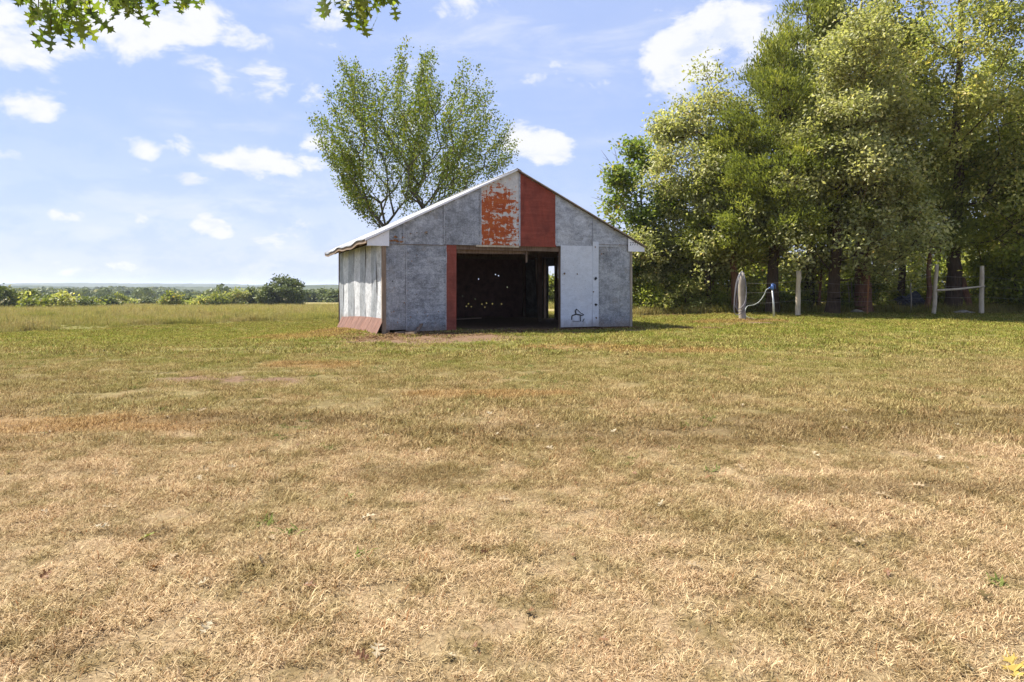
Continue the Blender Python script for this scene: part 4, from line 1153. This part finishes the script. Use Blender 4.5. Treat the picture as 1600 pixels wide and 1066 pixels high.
# ------------------------------------------------------------------ bushes and trees across the pasture
fr_ = np.random.default_rng(3)
FAR = [(8, 95, 454, 34), (30, 97, 458, 22), (46, 98, 459, 18), (63, 94, 462, 38), (84, 97, 465, 12), (100, 95, 460, 30), (122, 110, 467, 24), (140, 112, 467, 26), (165, 118, 468, 26), (205, 150, 469, 20), (235, 150, 468, 18),
       (268, 128, 457, 28), (290, 130, 462, 26), (310, 128, 465, 30), (322, 132, 461, 24), (340, 130, 458, 26), (355, 138, 463, 18), (374, 140, 450, 36), (393, 142, 454, 22), (408, 146, 456, 18), (422, 140, 463, 20),
       (441, 140, 433, 50), (463, 142, 452, 26)]
for i, (px, d, ty, wpx) in enumerate(FAR):
    x, y = at(px, d); h = 1.45 + (448 - ty) / 1067 * d - G(x, y); w = wpx / 1067 * d * 1.1
    big = px == 441
    make_tree('pasture_tree' if big else 'pasture_bush', 'tallest leafy tree standing among the far pasture bushes' if big else ('dark green', 'olive', 'dark green', 'yellowish green')[i % 4] + (' broad' if wpx > 27 else ' small') + ' bush in the hedge line across the pasture', 'tree' if big else 'bush', (x, y), h,
              [(.0, w * .40), (.3, w * .52), (.7, w * .42), (1, w * .14)], ('far', 'oak', 'far', 'brush')[i % 4] if not big else 'far', 'bark', 260 if big else 60, 42 if big else 34,
              (.50, .34) if big else (.46, .32), .12, None if big else 'bushes across the pasture', seed=300 + i, boughs=18 if big else 8, sig=.42, sides=4)
x, y = at(188, 150)
make_tree('cedar_bush', 'small dark cedar alone in the far pasture', 'bush', (x, y), 2.6, [(.05, 1.1), (.5, 1.0), (1, .4)], 'cedar', 'bark', 40, 40, (.4, .25), .1, seed=351, boughs=7, style='cedar', sides=4)
for i, (px, d, ty, wpx) in enumerate([(482, 230, 456, 20), (497, 235, 453, 22), (510, 230, 457, 22), (522, 225, 452, 20), (534, 230, 454, 20), (548, 235, 452, 24)]):
    x, y = at(px, d); h = 1.45 + (448 - ty) / 1067 * d - G(x, y); w = wpx / 1067 * d
    make_tree('pasture_tree', 'dark tree in the far corner of the pasture beside the barn wall', 'tree', (x, y), h, [(.0, w * .42), (.35, w * .55), (.7, w * .45), (1, w * .15)], 'far', 'bark', 70, 34, (.8, .55), .2, 'trees in the far pasture corner', seed=370 + i, boughs=9, sig=.6, sides=4)
for i, (px, d, h) in enumerate([(858, 74, 3.6), (868, 76, 4.0), (848, 75, 3.4)]):
    x, y = at(px, d)
    make_tree('pasture_tree', 'green tree seen through the doorway at the back of the barn', 'tree', (x, y), h, [(.05, 1.1), (.4, 1.5), (1, .4)], 'brush', 'bark', 60, 40, (.3, .2), .12, 'trees seen through the barn', seed=390 + i, boughs=8, sig=.3, sides=4)


# wooded valley side in the middle distance: one mass of crowns
def valley_wood():
    r = np.random.default_rng(61); n = 3000
    yv = np.sqrt(r.uniform(300 ** 2, 800 ** 2, n)); xv = yv * r.uniform(-1.05, .95, n)
    keep = (yv > 360) | (r.random(n) < .4); xv, yv = xv[keep], yv[keep]; n = len(xv)
    rise = 6.5 * sstep(330, 780, yv) + 2.2 * np.sin(xv * .011 + 1) * sstep(400, 760, yv) + 1.6 * np.sin(xv * .027) * sstep(400, 760, yv)
    z = gz(xv, yv) + rise; h = r.uniform(5, 9.5, n); w = r.uniform(2.6, 4.8, n); per = 46
    u = nz(r.normal(0, 1, (n, per, 3))); u[..., 2] = np.abs(u[..., 2]) * 1.0 - .25
    P = np.stack([xv, yv, z + h * .55], 1)[:, None] + u * np.stack([w, w, h * .45], 1)[:, None] * r.uniform(.75, 1.05, (n, per, 1))
    P = P.reshape(-1, 3); uu = u.reshape(-1, 3); N = len(P)
    Dr = nz(np.cross(uu, r.normal(0, 1, (N, 3)))); Nr = nz(uu + r.normal(0, .35, (N, 3)))
    rnd = np.clip(np.repeat(r.random(n), per) * .65 + .35 * r.random(N), 0, 1)
    s = r.uniform(1.6, 2.7, N)
    o = link('valley_wood', leaf_quads(P - Dr * s[:, None] * .5, Dr, Nr, s, s * .85, rnd, 'valley_wood'), 'far'); tag(o, 'hazy wooded valley side beyond the pasture', 'woodland', kind='stuff')


valley_wood()


# ------------------------------------------------------------------ grass
def clump(name, n, rad, ln, wd, lean, seed, mat, curl=.5):
    r = np.random.default_rng(seed)
    a = r.uniform(0, 2 * np.pi, n); q = rad * np.sqrt(r.random(n)); b = np.stack([q * np.cos(a), q * np.sin(a), np.full(n, -.004)], 1)
    h = r.uniform(0, 2 * np.pi, n); L = r.uniform(*ln, n); Wd = r.uniform(*wd, n); le = np.radians(r.uniform(*lean, n))
    hd = np.stack([np.cos(h), np.sin(h), 0 * h], 1); sd = np.stack([-np.sin(h), np.cos(h), 0 * h], 1); up = np.array([0, 0, 1.])
    d1 = hd * np.sin(le)[:, None] + up * np.cos(le)[:, None]; le2 = np.minimum(le + r.uniform(0, curl, n) * 1.6, np.radians(98)); d2 = hd * np.sin(le2)[:, None] + up * np.cos(le2)[:, None]
    m = b + d1 * L[:, None] * .5; t = m + d2 * L[:, None] * .5; t[:, 2] = np.maximum(t[:, 2], .002)
    V = np.stack([b - sd * Wd[:, None] / 2, b + sd * Wd[:, None] / 2, m + sd * Wd[:, None] * .42, m - sd * Wd[:, None] * .42, t], 1).reshape(-1, 3)
    k = np.arange(n) * 5; F = np.stack([k, k + 1, k + 2, k + 3], 1).tolist() + np.stack([k + 3, k + 2, k + 4], 1).tolist()
    rn = r.random(n)
    me = pymesh(name, V, F, False, np.concatenate([rn, rn])); me.materials.append(MATS[mat])
    return bpy.data.objects.new(name, me)


def scatter(name, pts, scl, tilt, variants, label, cat):
    n = len(pts); me = bpy.data.meshes.new(name); me.from_pydata(pts.tolist(), [], [])
    r = np.random.default_rng(len(pts))
    for nm, typ, val in (('scl', 'FLOAT', scl), ('rz', 'FLOAT', r.uniform(0, 6.283, n)), ('rx', 'FLOAT', r.normal(0, tilt, n)), ('pick', 'INT', r.integers(0, len(variants), n))):
        at_ = me.attributes.new(nm, typ, 'POINT'); at_.data.foreach_set('value', np.asarray(val, dtype=np.int32 if typ == 'INT' else np.float32))
    o = link(name, me)
    g = bpy.data.node_groups.new(name, 'GeometryNodeTree'); g.is_modifier = True
    g.interface.new_socket('Geometry', in_out='INPUT', socket_type='NodeSocketGeometry'); g.interface.new_socket('Geometry', in_out='OUTPUT', socket_type='NodeSocketGeometry')
    N = g.nodes; Lk = g.links; gi = N.new('NodeGroupInput'); go = N.new('NodeGroupOutput')
    ip = N.new('GeometryNodeInstanceOnPoints'); Lk.new(gi.outputs[0], ip.inputs['Points'])
    jn = N.new('GeometryNodeJoinGeometry')
    for v in reversed(variants):
        oi = N.new('GeometryNodeObjectInfo'); oi.inputs['Object'].default_value = v; oi.inputs['As Instance'].default_value = True
        Lk.new(oi.outputs['Geometry'], jn.inputs[0])
    Lk.new(jn.outputs[0], ip.inputs['Instance']); ip.inputs['Pick Instance'].default_value = True

    def na(nm, typ):
        q = N.new('GeometryNodeInputNamedAttribute'); q.data_type = typ; q.inputs['Name'].default_value = nm; return q.outputs[0]
    Lk.new(na('pick', 'INT'), ip.inputs['Instance Index'])
    cx = N.new('ShaderNodeCombineXYZ'); Lk.new(na('rx', 'FLOAT'), cx.inputs[0]); Lk.new(na('rz', 'FLOAT'), cx.inputs[2])
    er = N.new('FunctionNodeEulerToRotation'); Lk.new(cx.outputs[0], er.inputs[0]); Lk.new(er.outputs[0], ip.inputs['Rotation'])
    Lk.new(na('scl', 'FLOAT'), ip.inputs['Scale'])
    Lk.new(ip.outputs[0], go.inputs[0])
    md = o.modifiers.new('scatter', 'NODES'); md.node_group = g
    tag(o, label, cat, kind='stuff')
    return o


def sector(y0, y1, dens, half, r):
    n = int(dens * (half * (y1 ** 2 - y0 ** 2) + 2.0 * (y1 - y0)))
    y = np.sqrt(r.uniform(y0 ** 2, y1 ** 2, n)); x = r.uniform(-1, 1, n) * (half * y + 1.0)
    return x, y


def inside_barn(x, y, pad=0.0):
    c, s = math.cos(YAW), math.sin(YAW); u = (x - BL[0]) * c + (y - BL[1]) * s; v = -(x - BL[0]) * s + (y - BL[1]) * c
    return u, v, (u > -pad) & (u < BW + pad) & (v > -pad) & (v < BD + pad)


def dirt_keep(x, y, r):
    u, v, ib = inside_barn(x, y, .12)
    k = ~ib
    k &= ~((u > -.6) & (u < 9.6) & (v > -1.6) & (v <= 0) & (r.random(len(x)) < .9 * np.clip((1.6 + v) / 1.1, 0, 1)))
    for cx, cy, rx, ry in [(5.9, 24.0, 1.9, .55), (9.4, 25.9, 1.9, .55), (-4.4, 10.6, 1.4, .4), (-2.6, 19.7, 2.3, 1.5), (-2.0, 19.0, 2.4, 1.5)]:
        k &= ~((((x - cx) / rx) ** 2 + ((y - cy) / ry) ** 2 < 1) & (r.random(len(x)) < .75))
    return k


def beyond_mown(x, y):      # rough pasture starts along this line
    return (y > 29 + (x + 21.6) * 1.62 + 1.2 * np.sin(x * .7)) & (x < 6) & (y > 26)


gr = np.random.default_rng(88)
near_v = [clump('turf', 300, .16, (.018, .062), (.0020, .0040), (35, 88), 500 + i, 'lawn_blade') for i in range(6)]
mid_v = [clump('turf_mid', 200, .22, (.025, .075), (.004, .0075), (20, 82), 520 + i, 'lawn_blade') for i in range(5)]
far_v = [clump('turf_far', 130, .40, (.035, .095), (.009, .018), (15, 75), 540 + i, 'lawn_blade') for i in range(4)]
for nm, (y0, y1, dens), vs, sc in (('lawn_grass', (1.2, 6.5, 70), near_v, (.75, 1.25)), ('lawn_grass', (6.3, 14.5, 26), mid_v, (.75, 1.3)), ('lawn_grass', (14.2, 46, 8.5), far_v, (.7, 1.3))):
    x, y = sector(y0, y1, dens, .90, gr); k = dirt_keep(x, y, gr) & ~beyond_mown(x, y)
    k &= ~((x > 6) & (y > 33.5 + .0 * x))
    x, y = x[k], y[k]
    patch = .5 + .5 * np.sin(x * 1.3 + 2 * np.sin(y * .9)) * np.sin(y * 1.7 + np.sin(x * .8))
    scatter(nm, np.stack([x, y, gz(x, y)], 1), gr.uniform(*sc, len(x)) * (.8 + .4 * patch), .08, vs, 'short dry mown lawn grass', 'grass')
mead_v = [clump('meadow', 60, .35, (.25, .75), (.010, .022), (2, 42), 560 + i, 'meadow_blade', .8) for i in range(5)]
x, y = sector(26, 62, 5.0, .95, gr); k = beyond_mown(x, y) & ~inside_barn(x, y, .8)[2]; x, y = x[k], y[k]
x2, y2 = sector(62, 150, .8, .9, gr); k = (x2 < 20); x2, y2 = x2[k], y2[k]
s1 = gr.uniform(.45, 1.0, len(x)) * (.75 + .7 * np.sin(x * .9 + np.sin(y * .6) * 2) * np.sin(y * .5 + x * .23)); s2 = gr.uniform(.9, 1.5, len(x2))
xx = np.concatenate([x, x2]); yy = np.concatenate([y, y2])
scatter('meadow_grass', np.stack([xx, yy, gz(xx, yy)], 1), np.concatenate([s1, s2]), .06, mead_v, 'tall rough pasture grass beyond the mown lawn', 'grass')
# weedy undergrowth at the foot of the wood
x = gr.uniform(5, 32, 2600); y = 34.2 + gr.uniform(0, 6, 2600) - np.clip(x - 14, 0, 99) * .10 + np.sin(x * 1.1) * .35
scatter('undergrowth', np.stack([x, y, gz(x, y)], 1), gr.uniform(.5, 1.05, len(x)), .1, mead_v[:3], 'weeds and tall grass under the trees', 'undergrowth')

MATS['weed'] = m_blade('weed_blade', ([(0, (.10, .12, .03)), (1, (.20, .22, .06))], [(0, (.08, .11, .025)), (1, (.16, .20, .05))]))
weed_v = [clump('weed', 26, .05, (.03, .075), (.006, .014), (45, 85), 580 + i, 'weed') for i in range(3)]
x, y = sector(2.2, 22, 5.5, .9, gr); k = dirt_keep(x, y, gr) & (np.sin(x * 2.1 + np.sin(y * 1.9)) * np.sin(y * 1.3 + np.sin(x * .7)) + .25 * np.clip(y - 6, -3, 8) / 4 > .42); x, y = x[k], y[k]
scatter('lawn_weeds', np.stack([x, y, gz(x, y)], 1), gr.uniform(.6, 1.4, len(x)), .1, weed_v, 'low green weeds scattered in the dry lawn', 'weeds')

MATS['litter'] = m_blade('litter_bits', ([(0, (.07, .04, .02)), (.5, (.20, .12, .06)), (1, (.36, .25, .14))], [(0, (.09, .05, .025)), (.5, (.24, .13, .06)), (1, (.40, .26, .12))]))
lit_v = [clump('litter', 46, .26, (.05, .14), (.012, .035), (60, 92), 590 + i, 'litter') for i in range(4)]
u = gr.uniform(-1.3, 4.6, 620); v = -np.abs(gr.normal(.1, 1.0, 620)) - .05; cu_, su_ = math.cos(YAW), math.sin(YAW)
x1 = BL[0] + u * cu_ - v * su_; y1 = BL[1] + u * su_ + v * cu_
u = -np.abs(gr.normal(.35, .5, 260)) - .3; v = gr.uniform(-.5, 8.5, 260); x2 = BL[0] + u * cu_ - v * su_; y2 = BL[1] + u * su_ + v * cu_
u = gr.uniform(4.2, 9.4, 160); v = -np.abs(gr.normal(0, .35, 160)) - .05; x4 = BL[0] + u * cu_ - v * su_; y4 = BL[1] + u * su_ + v * cu_
x3 = gr.uniform(5.5, 30, 1500); y3 = 34.0 + gr.normal(0, .7, 1500) - np.clip(x3 - 14, 0, 99) * .10
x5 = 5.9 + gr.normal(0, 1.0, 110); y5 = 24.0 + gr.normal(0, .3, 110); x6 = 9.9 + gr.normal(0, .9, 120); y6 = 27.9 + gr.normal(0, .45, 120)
x = np.concatenate([x1, x2, x3, x4, x5, x6]); y = np.concatenate([y1, y2, y3, y4, y5, y6]); k = ~inside_barn(x, y, .02)[2]; x, y = x[k], y[k]
scatter('leaf_litter', np.stack([x, y, gz(x, y)], 1), gr.uniform(.6, 1.25, len(x)), .08, lit_v, 'brown leaf litter and chips on the bare ground', 'litter')

# ------------------------------------------------------------------ fallen leaves on the lawn
def leaf_mesh(name, mat, seed, lobed=True):
    r = np.random.default_rng(seed); half = pin_oak_leaf() if lobed else [(0, 0), (.12, .15), (.22, .4), (.18, .7), (0, 1)]
    out = [(x, y) for x, y in half] + [(-x, y) for x, y in reversed(half[1:-1])]
    c1, c2, tw = r.uniform(.5, 1.4), r.uniform(-.5, .6), r.uniform(-.4, .4)
    V = [(x * .95, y - .5, c1 * x * x * 1.2 + c2 * (y - .5) ** 2 + tw * x * (y - .5)) for x, y in out] + [(0, y - .5, c2 * (y - .5) ** 2) for y in (.15, .4, .65, .9)]
    K = len(out); ctr = [K + i for i in range(4)]
    F = []
    for i in range(K):
        j = (i + 1) % K; ym = (out[i][1] + out[j][1]) / 2; q = ctr[int(np.clip(ym * 4, 0, 3))]; F.append((i, j, q))
    a = [V[K + i] for i in range(4)]
    for i in range(3): F.append((ctr[i], ctr[i + 1], 0))
    return pymesh(name, V[:K], [tuple(range(K))], False, [r.random()])


lr = np.random.default_rng(321)
protos = {m: [leaf_mesh('fallen_leaf', m, 700 + i + 10 * j) for i in range(4)] for j, m in enumerate(('dry_leaf', 'brown_leaf', 'green_leaf', 'yellow_leaf'))}
for m, ms in protos.items():
    for me in ms: me.materials.append(MATS[m])


def fallen(mat, x, y, s, label, group):
    o = bpy.data.objects.new('fallen_leaf', protos[mat][int(lr.integers(0, 4))]); COL.objects.link(o)
    o.location = (x, y, G(x, y) + .022); o.scale = (s, s, s); o.rotation_euler = (lr.normal(0, .35), lr.normal(0, .35), lr.uniform(0, 6.28)); tag(o, label, 'leaf', group)


for _ in range(64):
    y = math.sqrt(lr.uniform(2.4 ** 2, 8.5 ** 2)); x = lr.uniform(-.8, .8) * y
    fallen('dry_leaf', x, y, lr.uniform(.06, .115), 'curled pale dry oak leaf lying on the lawn', 'pale dry leaves on the lawn')
for _ in range(40):
    y = math.sqrt(lr.uniform(2.4 ** 2, 7.5 ** 2)); x = lr.uniform(-.8, .8) * y
    fallen('brown_leaf', x, y, lr.uniform(.04, .085), 'small brown crumpled leaf lying on the lawn', 'brown leaves on the lawn')
fallen('green_leaf', -2.08, 3.9, .13, 'fallen green oak leaf in the straw-coloured lawn', None)
fallen('yellow_leaf', 1.90, 2.585, .12, 'fallen yellow leaf lying on the dry lawn', None)

# ------------------------------------------------------------------ haze
hz_ = MB().box(-7800, 7800, -120, 9400, -18.5, 34).build('haze', None)
m = bpy.data.materials.new('haze_air'); m.use_nodes = True; m.node_tree.nodes.clear(); n = NT(m.node_tree)
pv = n.n.new('ShaderNodeVolumePrincipled'); pv.inputs['Color'].default_value = (.80, .88, 1.0, 1); pv.inputs['Density'].default_value = 0.00017; pv.inputs['Anisotropy'].default_value = .2
oo = n.n.new('ShaderNodeOutputMaterial'); n.l.new(pv.outputs[0], oo.inputs['Volume'])
hz_.data.materials.append(m); tag(hz_, 'thin bluish air between the lawn and the hills', 'haze', kind='stuff')
